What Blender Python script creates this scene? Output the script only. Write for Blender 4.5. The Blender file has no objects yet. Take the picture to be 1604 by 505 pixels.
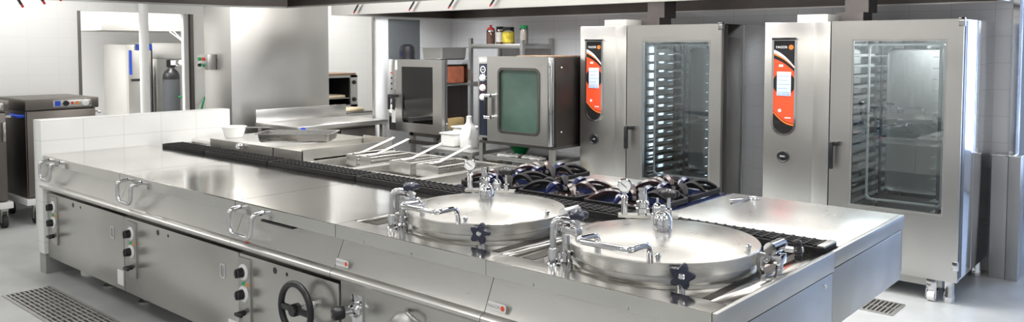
import bpy, bmesh, math, random
from mathutils import Vector, Matrix
random.seed(7)
PI = math.pi
S = bpy.context.scene
COL = S.collection

# ------------------------------------------------------------------ materials
def new_mat(name):
    m = bpy.data.materials.new(name); m.use_nodes = True
    nt = m.node_tree
    return m, nt, nt.nodes.get('Principled BSDF')

def plain(name, col, rough=.5, metal=0., coat=0., spec=.5, vary=0., scale=8.):
    m, nt, b = new_mat(name)
    b.inputs['Base Color'].default_value = (*col, 1)
    b.inputs['Roughness'].default_value = rough
    b.inputs['Metallic'].default_value = metal
    b.inputs['Coat Weight'].default_value = coat
    b.inputs['Specular IOR Level'].default_value = spec
    if vary > 0:
        tc = nt.nodes.new('ShaderNodeTexCoord')
        nz = nt.nodes.new('ShaderNodeTexNoise'); nz.inputs['Scale'].default_value = scale; nz.inputs['Detail'].default_value = 3
        rp = nt.nodes.new('ShaderNodeValToRGB')
        rp.color_ramp.elements[0].position = .3; rp.color_ramp.elements[1].position = .7
        rp.color_ramp.elements[0].color = (*[c * (1 - vary) for c in col], 1)
        rp.color_ramp.elements[1].color = (*[min(1, c * (1 + vary)) for c in col], 1)
        nt.links.new(tc.outputs['Object'], nz.inputs['Vector'])
        nt.links.new(nz.outputs['Fac'], rp.inputs['Fac'])
        nt.links.new(rp.outputs['Color'], b.inputs['Base Color'])
    return m

def steel(name, col=(.66, .655, .64), r0=.2, r1=.32, grain=(1, 1, 90), wave=0., stain=.05):
    """stainless sheet: fine stretched grain drives the gloss, soft clouds the tone, slow waves the flatness"""
    m, nt, b = new_mat(name)
    b.inputs['Metallic'].default_value = 1
    L = nt.links.new
    tc = nt.nodes.new('ShaderNodeTexCoord')
    mp = nt.nodes.new('ShaderNodeMapping'); mp.inputs['Scale'].default_value = grain
    n1 = nt.nodes.new('ShaderNodeTexNoise'); n1.inputs['Scale'].default_value = 3; n1.inputs['Detail'].default_value = 2
    mr = nt.nodes.new('ShaderNodeMapRange')
    mr.inputs['From Min'].default_value = .25; mr.inputs['From Max'].default_value = .75
    mr.inputs['To Min'].default_value = r0; mr.inputs['To Max'].default_value = r1
    n2 = nt.nodes.new('ShaderNodeTexNoise'); n2.inputs['Scale'].default_value = 2.3; n2.inputs['Detail'].default_value = 4
    rp = nt.nodes.new('ShaderNodeValToRGB')
    rp.color_ramp.elements[0].position = .25; rp.color_ramp.elements[1].position = .75
    rp.color_ramp.elements[0].color = (*[c * (1 - stain) for c in col], 1)
    rp.color_ramp.elements[1].color = (*[min(1, c * (1 + stain)) for c in col], 1)
    L(tc.outputs['Object'], mp.inputs['Vector']); L(mp.outputs['Vector'], n1.inputs['Vector'])
    L(n1.outputs['Fac'], mr.inputs['Value']); L(mr.outputs['Result'], b.inputs['Roughness'])
    L(tc.outputs['Object'], n2.inputs['Vector']); L(n2.outputs['Fac'], rp.inputs['Fac'])
    L(rp.outputs['Color'], b.inputs['Base Color'])
    if wave > 0:
        n3 = nt.nodes.new('ShaderNodeTexNoise'); n3.inputs['Scale'].default_value = 2.6; n3.inputs['Detail'].default_value = 1
        bp = nt.nodes.new('ShaderNodeBump'); bp.inputs['Strength'].default_value = 1; bp.inputs['Distance'].default_value = wave
        L(tc.outputs['Object'], n3.inputs['Vector']); L(n3.outputs['Fac'], bp.inputs['Height']); L(bp.outputs['Normal'], b.inputs['Normal'])
    return m

def tile(name, axis, bw, bh, off, col=(.82, .82, .805), grout=(.66, .66, .65), rough=.22, mortar=.0025, stag=0.):
    """ceramic wall tile laid in the wall's own plane (axis: the wall's normal)"""
    m, nt, b = new_mat(name)
    L = nt.links.new
    tc = nt.nodes.new('ShaderNodeTexCoord')
    sp = nt.nodes.new('ShaderNodeSeparateXYZ'); cb = nt.nodes.new('ShaderNodeCombineXYZ')
    mp = nt.nodes.new('ShaderNodeMapping'); mp.inputs['Location'].default_value = (off[0], off[1], 0)
    br = nt.nodes.new('ShaderNodeTexBrick')
    br.offset = stag; br.inputs['Scale'].default_value = 1
    br.inputs['Brick Width'].default_value = bw; br.inputs['Row Height'].default_value = bh
    br.inputs['Mortar Size'].default_value = mortar; br.inputs['Mortar Smooth'].default_value = .2
    br.inputs['Color1'].default_value = (*col, 1); br.inputs['Color2'].default_value = (*[c * .985 for c in col], 1)
    br.inputs['Mortar'].default_value = (*grout, 1)
    L(tc.outputs['Object'], sp.inputs[0])
    L(sp.outputs['Y' if axis == 'X' else 'X'], cb.inputs[0]); L(sp.outputs['Z'], cb.inputs[1])
    L(cb.outputs[0], mp.inputs['Vector']); L(mp.outputs['Vector'], br.inputs['Vector'])
    L(br.outputs['Color'], b.inputs['Base Color'])
    bp = nt.nodes.new('ShaderNodeBump'); bp.inputs['Strength'].default_value = .15; bp.inputs['Distance'].default_value = .003; bp.invert = True
    L(br.outputs['Fac'], bp.inputs['Height']); L(bp.outputs['Normal'], b.inputs['Normal'])
    b.inputs['Roughness'].default_value = rough
    return m

def glass(name, tint=(1, 1, 1), refl=.12, rough=.02):
    m, nt, b = new_mat(name)
    nt.nodes.remove(b)
    out = nt.nodes.get('Material Output')
    tr = nt.nodes.new('ShaderNodeBsdfTransparent'); tr.inputs['Color'].default_value = (*tint, 1)
    gl = nt.nodes.new('ShaderNodeBsdfGlossy'); gl.inputs['Roughness'].default_value = rough
    fr = nt.nodes.new('ShaderNodeFresnel'); fr.inputs['IOR'].default_value = 1.5
    ad = nt.nodes.new('ShaderNodeMath'); ad.operation = 'ADD'; ad.inputs[1].default_value = refl; ad.use_clamp = True
    mx = nt.nodes.new('ShaderNodeMixShader')
    L = nt.links.new
    L(fr.outputs[0], ad.inputs[0]); L(ad.outputs[0], mx.inputs[0]); L(tr.outputs[0], mx.inputs[1]); L(gl.outputs[0], mx.inputs[2])
    L(mx.outputs[0], out.inputs['Surface'])
    return m

def emit(name, col, strength):
    m, nt, b = new_mat(name)
    b.inputs['Base Color'].default_value = (*[c * .5 for c in col], 1)
    b.inputs['Emission Color'].default_value = (*col, 1)
    b.inputs['Emission Strength'].default_value = strength
    return m

M = {}
M['top'] = steel('steel_worktop', (.70, .69, .665), .10, .15, (1, 60, 60), .003)
M['fry'] = steel('steel_griddle_plate', (.88, .875, .855), .27, .31, (60, 8, 60))
M['body'] = steel('steel_front', (.58, .57, .545), .28, .33, (120, 3, 3), .0005)
M['fascia'] = steel('steel_fascia', (.68, .67, .645), .27, .32, (3, 90, 90), 0)
M['oven'] = steel('steel_oven_door', (.66, .65, .625), .28, .34, (120, 120, 2), .001, .05)
M['mirror'] = steel('steel_polished_side', (.74, .745, .76), .07, .12, (2, 2, 30), .002, .03)
M['lid'] = steel('steel_spun_lid', (.60, .59, .565), .26, .32, (2, 2, 60), 0, .03)
M['chrome'] = steel('chrome', (.66, .66, .675), .06, .09, (2, 2, 2), 0., .02)
M['dull'] = steel('steel_dull', (.50, .495, .48), .34, .46, (40, 2, 2), 0, .08)
M['darksteel'] = steel('steel_dark', (.20, .185, .175), .3, .42, (60, 2, 2), 0, .12)
M['nearblack'] = steel('steel_near_black', (.075, .066, .06), .4, .5, (3, 3, 3), 0, .2)  # near-black steel for the smaller ovens' sides and the kettle deck strips
M['taupe'] = steel('steel_taupe_cupboard', (.19, .172, .158), .35, .45, (2, 60, 2), 0, .06)
M['hoodin'] = steel('steel_brown_hood_inside', (.17, .15, .14), .35, .5, (4, 4, 4), 0, .15)  # dark brown steel for hood linings, filters, ducts and the table cabinet
M['hoodface'] = steel('steel_hood_front', (.78, .77, .75), .3, .4, (1, 60, 60), 0, .04)
M['column'] = steel('steel_column_sheet', (.60, .59, .57), .36, .42, (90, 90, 2), .001, .04)
M['guard'] = steel('steel_heat_tinted_guard', (.60, .58, .54), .32, .42, (3, 3, 40), 0, .14)
M['pan'] = steel('steel_used_pan', (.40, .39, .375), .25, .35, (4, 4, 40), 0, .12)
M['capgrey'] = plain('grey_beige_cap', (.42, .40, .36), .5)
M['boxgrey'] = plain('grey_satin_sheet', (.36, .36, .36), .35, metal=.35, vary=.06, scale=4)
M['black'] = plain('black_plastic', (.012, .012, .014), .35)
M['navy'] = plain('blue_black_bakelite', (.010, .013, .035), .3, coat=.3)
M['rubber'] = plain('black_rubber', (.02, .02, .02), .7)
M['iron'] = plain('black_cast_iron', (.011, .0105, .011), .6, spec=.22, vary=.3, scale=30)
M['enamel'] = plain('blue_black_enamel', (.012, .018, .07), .16, coat=.6)
M['rust'] = plain('browned_burner_iron', (.055, .03, .028), .25, coat=.4, vary=.4, scale=25)
M['white'] = plain('white_paint', (.80, .80, .79), .45)
M['whitepl'] = plain('white_plastic', (.82, .82, .81), .35)
M['milky'] = plain('milky_plastic', (.86, .86, .84), .3)
M['dial'] = plain('white_dial', (.85, .85, .85), .3, coat=.5)
M['green'] = plain('green_plastic', (.01, .30, .09), .35)
M['greenl'] = emit('green_pilot_lamp', (.02, .55, .15), .35)
M['orangel'] = emit('orange_pilot_lamp', (.95, .35, .05), .35)
M['redl'] = emit('red_pilot_lamp', (.9, .05, .03), .4)
M['red'] = plain('red_paint', (.62, .03, .02), .35)
M['redpanel'] = plain('orange_red_panel_film', (.86, .085, .028), .25, coat=.4)
M['orange'] = plain('orange_print', (.95, .18, .03), .3)
M['panelblack'] = plain('black_panel_film', (.014, .013, .014), .22, coat=.4)
M['print'] = plain('white_print', (.85, .85, .85), .35)
M['screen'] = emit('lcd_screen', (.80, .88, .95), .75)
M['screenline'] = plain('blue_grey_screen_print', (.35, .47, .62), .4)
M['panelnavy'] = plain('dark_navy_panel_film', (.018, .025, .045), .3)
M['blue'] = plain('blue_plastic', (.02, .08, .62), .35)
M['cream'] = plain('cream_bread', (.78, .66, .46), .7, vary=.15, scale=25)
M['wood'] = plain('brown_board', (.30, .19, .12), .6, vary=.2, scale=10)
M['card'] = plain('cardboard', (.45, .32, .14), .8, vary=.1)
M['yellow'] = plain('yellow_label', (.70, .55, .05), .5, vary=.35, scale=22)
M['spice'] = plain('brown_spice', (.25, .10, .06), .5, vary=.3, scale=20)
M['salt'] = plain('pale_grain', (.70, .65, .58), .6, vary=.1, scale=30)
M['redbrown'] = plain('red_brown_food', (.34, .10, .05), .5, vary=.3, scale=12)
M['cloth'] = plain('white_cloth', (.82, .82, .80), .8)
M['gas'] = plain('grey_cylinder_paint', (.085, .09, .10), .35)
M['slate'] = plain('frosted_grey_door_glass', (.135, .145, .15), .25, vary=.2, scale=.9)
M['greenglass'] = plain('green_oven_glass', (.068, .118, .095), .2, coat=.4, vary=.22, scale=3)
M['plinth'] = plain('grey_plinth', (.33, .33, .32), .5, vary=.08)
M['ceil'] = plain('ceiling_paint', (.80, .80, .79), .7)
M['wallpaint'] = plain('white_wall_paint', (.80, .80, .79), .5)
M['glassclear'] = glass('oven_door_glass', (.86, .90, .90), .10)
M['glassdark'] = glass('dark_oven_door_glass', (.45, .47, .48), .10)
M['jarglass'] = glass('jar_glass', (.95, .95, .95), .05)
M['tile_half'] = tile('white_tile_low_wall', 'X', .303, .152, (-.29 + .303, -1.003 + .152 * 8))
M['tile_end'] = tile('white_tile_low_wall_end', 'Y', .30, .152, (.05, -1.003 + .152 * 8))
M['tile_left'] = tile('white_tile_side_wall', 'X', .30, .20, (.05, .0), grout=(.76, .76, .75))
M['tile_back'] = tile('white_tile_back_wall', 'Y', .30, .20, (.147, .016), col=(.78, .78, .79), grout=(.62, .62, .64))

def floor_mat():
    m, nt, b = new_mat('grey_resin_floor'); L = nt.links.new
    tc = nt.nodes.new('ShaderNodeTexCoord')
    n = nt.nodes.new('ShaderNodeTexNoise'); n.inputs['Scale'].default_value = 3; n.inputs['Detail'].default_value = 6
    n2 = nt.nodes.new('ShaderNodeTexNoise'); n2.inputs['Scale'].default_value = 180; n2.inputs['Detail'].default_value = 1
    rp = nt.nodes.new('ShaderNodeValToRGB')
    rp.color_ramp.elements[0].color = (.40, .41, .405, 1); rp.color_ramp.elements[1].color = (.50, .51, .505, 1)
    rp.color_ramp.elements[0].position = .3; rp.color_ramp.elements[1].position = .7
    L(tc.outputs['Object'], n.inputs['Vector']); L(tc.outputs['Object'], n2.inputs['Vector'])
    L(n.outputs['Fac'], rp.inputs['Fac']); L(rp.outputs['Color'], b.inputs['Base Color'])
    bp = nt.nodes.new('ShaderNodeBump'); bp.inputs['Strength'].default_value = .08; bp.inputs['Distance'].default_value = .002
    L(n2.outputs['Fac'], bp.inputs['Height']); L(bp.outputs['Normal'], b.inputs['Normal'])
    b.inputs['Roughness'].default_value = .38
    return m
M['floor'] = floor_mat()

# ------------------------------------------------------------------ mesh helpers
class MB:
    """collects shapes, in world coordinates, into one mesh"""
    def __init__(s): s.b = bmesh.new()
    def _add(s, verts, faces):
        vs = [s.b.verts.new(v) for v in verts]
        for f in faces:
            try: s.b.faces.new([vs[i] for i in f])
            except ValueError: pass
        return vs
    def box(s, x0, x1, y0, y1, z0, z1, bev=0., seg=2):
        t = bmesh.new()
        bmesh.ops.create_cube(t, size=1)
        for v in t.verts:
            v.co = Vector(((x0 + x1) / 2 + v.co.x * (x1 - x0), (y0 + y1) / 2 + v.co.y * (y1 - y0), (z0 + z1) / 2 + v.co.z * (z1 - z0)))
        if bev > 0:
            bmesh.ops.bevel(t, geom=list(t.edges), offset=bev, segments=seg, profile=.5, affect='EDGES')
        s.merge(t); return s
    def merge(s, t, mat=None):
        if mat is not None: bmesh.ops.transform(t, matrix=mat, verts=t.verts)
        mp = {}
        for v in t.verts: mp[v] = s.b.verts.new(v.co)
        for f in t.faces:
            try: s.b.faces.new([mp[v] for v in f.verts])
            except ValueError: pass
        t.free()
    def cyl(s, p0, p1, r0, r1=None, n=24, cap=True):
        p0, p1 = Vector(p0), Vector(p1); r1 = r0 if r1 is None else r1
        d = (p1 - p0).normalized()
        a = d.orthogonal().normalized(); c = d.cross(a)
        A = [s.b.verts.new(p0 + (a * math.cos(2 * PI * i / n) + c * math.sin(2 * PI * i / n)) * r0) for i in range(n)]
        B = [s.b.verts.new(p1 + (a * math.cos(2 * PI * i / n) + c * math.sin(2 * PI * i / n)) * r1) for i in range(n)]
        for i in range(n): s.b.faces.new((A[i], A[(i + 1) % n], B[(i + 1) % n], B[i]))
        if cap: s.b.faces.new(A[::-1]); s.b.faces.new(B)
        return s
    def lathe(s, base, prof, axis=(0, 0, 1), n=48):
        """prof: (radius, height along the axis)"""
        base = Vector(base); d = Vector(axis).normalized(); a = d.orthogonal().normalized(); c = d.cross(a)
        rings = []
        for r, h in prof:
            if r < 1e-6: rings.append([s.b.verts.new(base + d * h)])
            else: rings.append([s.b.verts.new(base + d * h + (a * math.cos(2 * PI * i / n) + c * math.sin(2 * PI * i / n)) * r) for i in range(n)])
        for A, B in zip(rings, rings[1:]):
            if len(A) == 1 and len(B) == 1: continue
            for i in range(n):
                j = (i + 1) % n
                if len(A) == 1: s.b.faces.new((A[0], B[i], B[j]))
                elif len(B) == 1: s.b.faces.new((A[i], A[j], B[0]))
                else: s.b.faces.new((A[i], A[j], B[j], B[i]))
        return s
    def tube(s, pts, r, n=12, bend=0., closed=False):
        """round bar along pts, corners rounded by bend"""
        P = [Vector(p) for p in pts]
        if bend > 0:
            Q = []
            N = len(P)
            for i, p in enumerate(P):
                if not closed and i in (0, N - 1): Q.append(p); continue
                a, b = P[(i - 1) % N], P[(i + 1) % N]
                k = min(bend, (a - p).length * .49, (b - p).length * .49)
                u = p + (a - p).normalized() * k; w = p + (b - p).normalized() * k
                for t in (0, .25, .5, .75, 1): Q.append(u * (1 - t) ** 2 + p * 2 * t * (1 - t) + w * t * t)
            P = Q
        N = len(P); rings = []; up = None
        for i, p in enumerate(P):
            if closed: d = (P[(i + 1) % N] - P[(i - 1) % N])
            else: d = P[min(i + 1, N - 1)] - P[max(i - 1, 0)]
            d = d.normalized() if d.length > 1e-9 else Vector((0, 0, 1))
            if up is None: up = d.orthogonal().normalized()
            up = (up - d * up.dot(d))
            up = up.normalized() if up.length > 1e-6 else d.orthogonal().normalized()
            c = d.cross(up)
            rings.append([s.b.verts.new(p + (up * math.cos(2 * PI * k / n) + c * math.sin(2 * PI * k / n)) * r) for k in range(n)])
        R = list(zip(rings, rings[1:])) + ([(rings[-1], rings[0])] if closed else [])
        for A, B in R:
            for k in range(n): s.b.faces.new((A[k], A[(k + 1) % n], B[(k + 1) % n], B[k]))
        if not closed: s.b.faces.new(rings[0][::-1]); s.b.faces.new(rings[-1])
        return s
    def prism(s, poly, axis, t0, t1):
        """poly in the two other axes: X -> (y,z), Y -> (x,z), Z -> (x,y)"""
        def mk(p, t): return {'X': (t, p[0], p[1]), 'Y': (p[0], t, p[1]), 'Z': (p[0], p[1], t)}[axis]
        A = [s.b.verts.new(mk(p, t0)) for p in poly]; B = [s.b.verts.new(mk(p, t1)) for p in poly]
        n = len(poly)
        for i in range(n): s.b.faces.new((A[i], A[(i + 1) % n], B[(i + 1) % n], B[i]))
        s.b.faces.new(A[::-1]); s.b.faces.new(B)
        return s
    def ring(s, outer, inner, axis, t0, t1):
        """a flat frame between two outlines with the same number of points"""
        def mk(p, t): return {'X': (t, p[0], p[1]), 'Y': (p[0], t, p[1]), 'Z': (p[0], p[1], t)}[axis]
        n = len(outer)
        V = [[s.b.verts.new(mk(p, t)) for p in q] for t in (t0, t1) for q in (outer, inner)]
        o0, i0, o1, i1 = V
        for i in range(n):
            j = (i + 1) % n
            s.b.faces.new((o0[i], o0[j], i0[j], i0[i])); s.b.faces.new((o1[i], i1[i], i1[j], o1[j]))
            s.b.faces.new((o0[i], o1[i], o1[j], o0[j])); s.b.faces.new((i0[i], i0[j], i1[j], i1[i]))
        return s

def rrect(x0, x1, z0, z1, r, n=5):
    P = []
    for cx, cz, a0 in ((x1 - r, z1 - r, 0), (x0 + r, z1 - r, 90), (x0 + r, z0 + r, 180), (x1 - r, z0 + r, 270)):
        for k in range(n + 1):
            a = math.radians(a0 + 90 * k / n); P.append((cx + r * math.cos(a), cz + r * math.sin(a)))
    return P

def wloc(o):
    v = Vector((0, 0, 0))
    while o is not None: v += o.location; o = o.parent
    return v

def obj(name, mb, mat, parent=None, label=None, loc=None):
    b = mb.b
    bmesh.ops.recalc_face_normals(b, faces=list(b.faces))
    o0 = Vector(loc) if loc is not None else Vector((0, 0, 0))
    org = wloc(parent) if parent is not None else o0
    for v in b.verts: v.co -= org
    me = bpy.data.meshes.new(name); b.to_mesh(me); b.free()
    for p in me.polygons: p.use_smooth = True
    me.set_sharp_from_angle(angle=math.radians(35))
    o = bpy.data.objects.new(name, me); COL.objects.link(o)
    me.materials.append(M[mat] if isinstance(mat, str) else mat)
    if parent is not None: o.parent = parent
    else: o.location = o0
    if label: o['label'] = label
    return o

def thing(name, label, cat, loc, group=None):
    o = bpy.data.objects.new(name, None); COL.objects.link(o)
    o.empty_display_size = .1
    o.location = loc; o['label'] = label; o['category'] = cat
    if group: o['group'] = group
    return o

def single(name, mb, mat, label, cat, loc, group=None):
    o = obj(name, mb, mat, None, None, loc)
    o['label'] = label; o['category'] = cat
    if group: o['group'] = group
    return o

def struct(name, mb, mat):
    o = obj(name, mb, mat); o['kind'] = 'structure'; return o

def text(name, body, size, mat, parent, pos, rot, label=None):
    cu = bpy.data.curves.new(name, 'FONT'); cu.body = body; cu.size = size; cu.extrude = .0004
    cu.align_x = 'CENTER'; cu.align_y = 'CENTER'; cu.space_character = 1.05
    t = bpy.data.objects.new(name, cu); COL.objects.link(t)
    dg = bpy.context.evaluated_depsgraph_get(); dg.update()
    me = bpy.data.meshes.new_from_object(t.evaluated_get(dg))
    bpy.data.objects.remove(t); bpy.data.curves.remove(cu)
    mt = Matrix.Translation(Vector(pos) - wloc(parent)) @ Matrix.Rotation(rot[2], 4, 'Z') @ Matrix.Rotation(rot[0], 4, 'X')
    me.transform(mt)
    o = bpy.data.objects.new(name, me); COL.objects.link(o); me.materials.clear(); me.materials.append(M[mat]); o.parent = parent
    return o

FRONT = (PI / 2, 0, 0)          # lettering on a face that looks towards -Y

# ------------------------------------------------------------------ camera
cam = bpy.data.cameras.new('camera'); co = bpy.data.objects.new('camera', cam); COL.objects.link(co)
cam.sensor_fit = 'HORIZONTAL'; cam.sensor_width = 36; cam.lens = 36 * 1266.0 / 1604
cam.shift_y = (140.15 - 252.5) / 1604
co.location = (1.1233, -2.1991, 1.7006)
co.rotation_euler = (math.radians(90 - 2.992), 0, math.radians(41.16))
S.camera = co

# ------------------------------------------------------------------ the room
struct('floor', MB().box(-11.2, 4.2, -5.2, 8.2, -.1, 0), 'floor')
struct('ceiling', MB().box(-11.2, 4.2, -5.2, 8.2, 2.75, 2.85), 'ceil')
XL = -8.3
wl = MB()
wl.box(XL - .12, XL, -5.2, 1.366, 0, 2.75)
wl.box(XL - .12, XL, 2.665, 5.7, 0, 2.75)
wl.box(XL - .12, XL, 1.366, 2.665, 2.1, 2.75)
wl.box(XL - .12, XL, 1.366, 2.665, 0, .82)
struct('wall_left', wl, 'tile_left')
struct('wall_rear', MB().box(-11.2, 4.2, -5.2, -5.1, 0, 2.75), 'wallpaint')
struct('wall_right', MB().box(4.1, 4.2, -5.1, 8.1, 0, 2.75), 'wallpaint')
struct('wall_back', MB().box(-5.93, -.02, 4.75, 4.87, 0, 2.75), 'tile_back')
struct('wall_corner', MB().box(XL, -6.05, 5.6, 5.7, 0, 2.75), 'tile_left')
struct('wall_passage', MB().box(-5.93, 4.1, 7.4, 7.5, 0, 2.75), 'wallpaint')
wp = MB()
wp.box(-5.975, -5.93, 3.58, 3.752, 0, 2.75); wp.box(-5.975, -5.93, 4.245, 5.6, 0, 2.75)
wp.box(-5.975, -5.93, 3.752, 4.245, 2.02, 2.75); wp.box(-5.975, -5.93, 3.752, 4.245, 0, 1.0)
struct('wall_partition', wp, 'white')
d1 = struct('window_1', MB().box(-5.965, -5.945, 3.752, 4.245, 1.0, 2.02), 'slate')
struct('trim_1', MB().box(-5.985, -5.955, 3.56, 3.579, 0, 2.45), 'dull')
struct('trim_2', MB().box(XL - .06, XL + .012, 1.35, 1.38, .82, 2.1), 'darksteel')
struct('trim_3', MB().box(XL - .125, XL + .012, 2.64, 2.675, .82, 2.1), 'darksteel')
struct('trim_4', MB().box(XL - .09, XL - .03, 2.57, 2.63, .82, 2.1), 'white')
struct('trim_5', MB().box(-.03, .012, 4.735, 4.88, 0, 2.75), 'mirror')
struct('trim_6', MB().box(.10, .22, 5.35, 5.45, 0, 2.75), 'white')
# low tiled wall at the head of the cooking block
struct('wall_low', MB().box(-5.576, -5.424, -.01, 1.512, .155, 1.158, .004), 'tile_half')
struct('baseboard_low', MB().box(-5.56, -5.44, .005, 1.5, 0, .155), 'plinth')
# the room behind the opening
struct('wall_far', MB().box(-11.1, -11.0, -5.1, 8.1, 0, 2.75), 'wallpaint')
struct('wall_recess', MB().box(-11.0, XL - .12, 3.95, 4.05, 0, 2.75), 'wallpaint')

# ------------------------------------------------------------------ hoods
def hood(name, label, poly, z0, z1, mat_out, mat_in, filt):
    x0 = sum(p[0] for p in poly) / len(poly); y0 = sum(p[1] for p in poly) / len(poly)
    t = thing(name, label, 'extractor hood', (x0, y0, z0))
    def inset(k):
        n = len(poly); out = []
        for i in range(n):
            a, p, b = Vector(poly[i - 1]), Vector(poly[i]), Vector(poly[(i + 1) % n])
            u = (p - a).normalized(); w = (b - p).normalized()
            n1 = Vector((-u.y, u.x)); n2 = Vector((-w.y, w.x))
            bis = (n1 + n2).normalized(); out.append(tuple(p + bis * (k / max(.3, bis.dot(n1)))))
        return out
    obj('canopy', MB().ring(poly, inset(.004), 'Z', z0 + .006, z1), mat_out, t)
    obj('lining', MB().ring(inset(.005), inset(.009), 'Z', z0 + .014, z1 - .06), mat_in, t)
    obj('gutter_lip', MB().ring(inset(.001), inset(.034), 'Z', z0, z0 + .012), mat_out, t)
    obj('roof_sheet', MB().prism(inset(.01), 'Z', z1 - .05, z1), 'dull', t)
    fx0, fx1, fy0, fy1, fz = filt
    n = int((fx1 - fx0) / .5)
    for i in range(n):
        a = fx0 + (fx1 - fx0) * i / n
        mb = MB(); mb.ring(rrect(a + .01, a + (fx1 - fx0) / n - .01, fy0, fy1, .01), rrect(a + .03, a + (fx1 - fx0) / n - .03, fy0 + .02, fy1 - .02, .01), 'Z', fz, fz + .04)
        k = 10
        for j in range(k):
            xx = a + .03 + ((fx1 - fx0) / n - .06) * (j + .5) / k
            mb.box(xx - .012, xx + .012, fy0 + .01, fy1 - .01, fz + .005, fz + .03)
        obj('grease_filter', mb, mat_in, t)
    return t
hood('extractor_hood', 'long dark steel extractor hood hanging over the cooking block',
     [(-5.15, -.25), (.15, -.25), (.15, 1.78), (-4.91, 1.78), (-5.12, 1.33)], 2.034, 2.6, 'oven', 'hoodin', (-4.8, .0, .35, 1.25, 2.42))
hood('extractor_hood', 'steel extractor hood with pale front along the back wall over the tall ovens',
     [(-5.92, 2.97), (-.04, 2.97), (-.04, 4.745), (-5.92, 4.745)], 2.034, 2.62, 'hoodface', 'hoodin', (-5.7, -.2, 3.6, 4.5, 2.3))

def hook(x, y, z, dx, dy, label):
    t = thing('hanging_hook', label, 'hook', (x, y, z), 'red tipped hooks on the hood edges')
    p = Vector((x, y, z)); d = Vector((dx, dy, .095))
    obj('rod', MB().tube([p + d * 1.0 + Vector((0, 0, .02)), p + d * .9, p + d * .2], .006, 8).cyl(p + d * .12, p + d * .75, .009, n=10), 'black', t)
    obj('tip', MB().lathe(p, [(0, -.008), (.007, -.006), (.009, .002), (.007, .014), (0, .016)], d, 10), 'red', t)
hk = ['first', 'second', 'third', 'fourth']
for i, (x, z) in enumerate(((-4.889, 1.972), (-4.50, 1.98), (-4.23, 1.99))):
    hook(x, -.275, z, -.07, -.03, 'red tipped hook on the dark hood, ' + hk[i] + ' from its end above the tiled wall')
for i, (x, z) in enumerate(((-5.50, 2.05), (-4.66, 2.052), (-4.13, 2.056), (-3.62, 2.058))):
    hook(x, 2.94, z, .085, .0, 'red tipped hook on the pale hood front, ' + hk[i] + ' from its end by the steel column')

# ------------------------------------------------------------------ steel column and its switch box
t = thing('steel_column', 'big square column clad in grey steel sheet behind the steel table', 'column', (-6.88, 2.815, 0))
obj('casing', MB().box(-7.155, -6.6, 2.203, 3.427, 0, 2.745, .004), 'column', t)
t = thing('switch_box', 'small grey switch box with red and green buttons on the steel column', 'switch box', (-6.99, 2.19, 1.46))
obj('box', MB().box(-7.09, -6.895, 2.1, 2.2, 1.46, 1.626, .006), 'dull', t)
obj('cover', MB().box(-7.08, -6.905, 2.094, 2.1, 1.47, 1.616, .002), 'dull', t)
for x, z, m in ((-7.04, 1.575, 'greenl'), (-6.95, 1.575, 'redl'), (-6.95, 1.51, 'green'), (-7.04, 1.51, 'black')):
    obj('button', MB().lathe((x, 2.094, z), [(0, .022), (.014, .022), (.017, .015), (.019, 0), (0, 0)], (0, -1, 0), 16), m, t)

# ------------------------------------------------------------------ cooking block: front row
def star(center, axis, r, mat_parent, name='star_knob', thick=.028, mat='navy', parent=None):
    d = Vector(axis).normalized(); a = d.orthogonal().normalized(); c = d.cross(a)
    mb = MB(); P = []
    n = 60
    for i in range(n):
        th = 2 * PI * i / n + .31
        rr = r * (.83 + .17 * math.cos(5 * th))
        P.append((rr * math.cos(th), rr * math.sin(th)))
    rings = []
    for h, k in ((0, .86), (.15, .97), (.3, 1), (.7, 1), (.88, .95), (1, .82)):
        rings.append([mb.b.verts.new(Vector(center) + d * (h * thick) + (a * p[0] + c * p[1]) * k) for p in P])
    for A, B in zip(rings, rings[1:]):
        for i in range(n): mb.b.faces.new((A[i], A[(i + 1) % n], B[(i + 1) % n], B[i]))
    mb.b.faces.new(rings[0][::-1]); mb.b.faces.new(rings[-1])
    o = obj(name, mb, mat, parent)
    obj('bolt', MB().lathe(Vector(center) + d * thick, [(r * .24, -.002), (r * .24, .003), (r * .16, .006), (0, .006)], d, 16), 'chrome', o)
    return o

TOPPROF = [(0, .84), (0, .897), (.004, .9), (.796, .9), (.796, .87), (.014, .87), (.014, .84)]
FASC = [(.045, .868), (.045, .822), (-.008, .702), (-.028, .692), (-.034, .684), (-.034, .672), (-.026, .661), (-.01, .656), (.052, .656), (.10, .70), (.10, .868)]
def brand_plate(parent, x, z):
    q = obj('badge', MB().prism(rrect(x - .045, x + .045, z - .016, z + .016, .008), 'Y', -.012, -.0095), 'print', parent, 'small white badge with red mark')
    q.rotation_euler = (0, 0, 0)
    text('lettering', 'FAGOR', .018, 'dull', q, (x - .014, -.0122, z), FRONT)
    obj('emblem', MB().lathe((x + .03, -.0122, z), [(0, 0), (.010, 0), (.010, .0008), (0, .0008)], (0, -1, 0), 20), 'redpanel', q)
    return q

def front_unit(x0, x1, name, label, cat, group, z_body=.13, yb=.925):
    t = thing(name, label, cat, ((x0 + x1) / 2, .5, 0), group)
    g = .0015
    obj('fascia', MB().prism(FASC, 'X', x0 + g, x1 - g), 'fascia', t)
    obj('body', MB().box(x0 + g, x1 - g, .07, yb, z_body, .655).box(x0 + g, x1 - g, .11, yb, .655, .868), 'darksteel', t)
    for fx in (x0 + .5 * (x1 - x0), x1 - .1):
        for fy in (.2, .7):
            obj('foot', MB().lathe((fx, fy, 0), [(0, 0), (.055, 0), (.055, .012), (.025, .02), (.025, z_body), (0, z_body)], n=24), 'dull', t)
    return t

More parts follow.
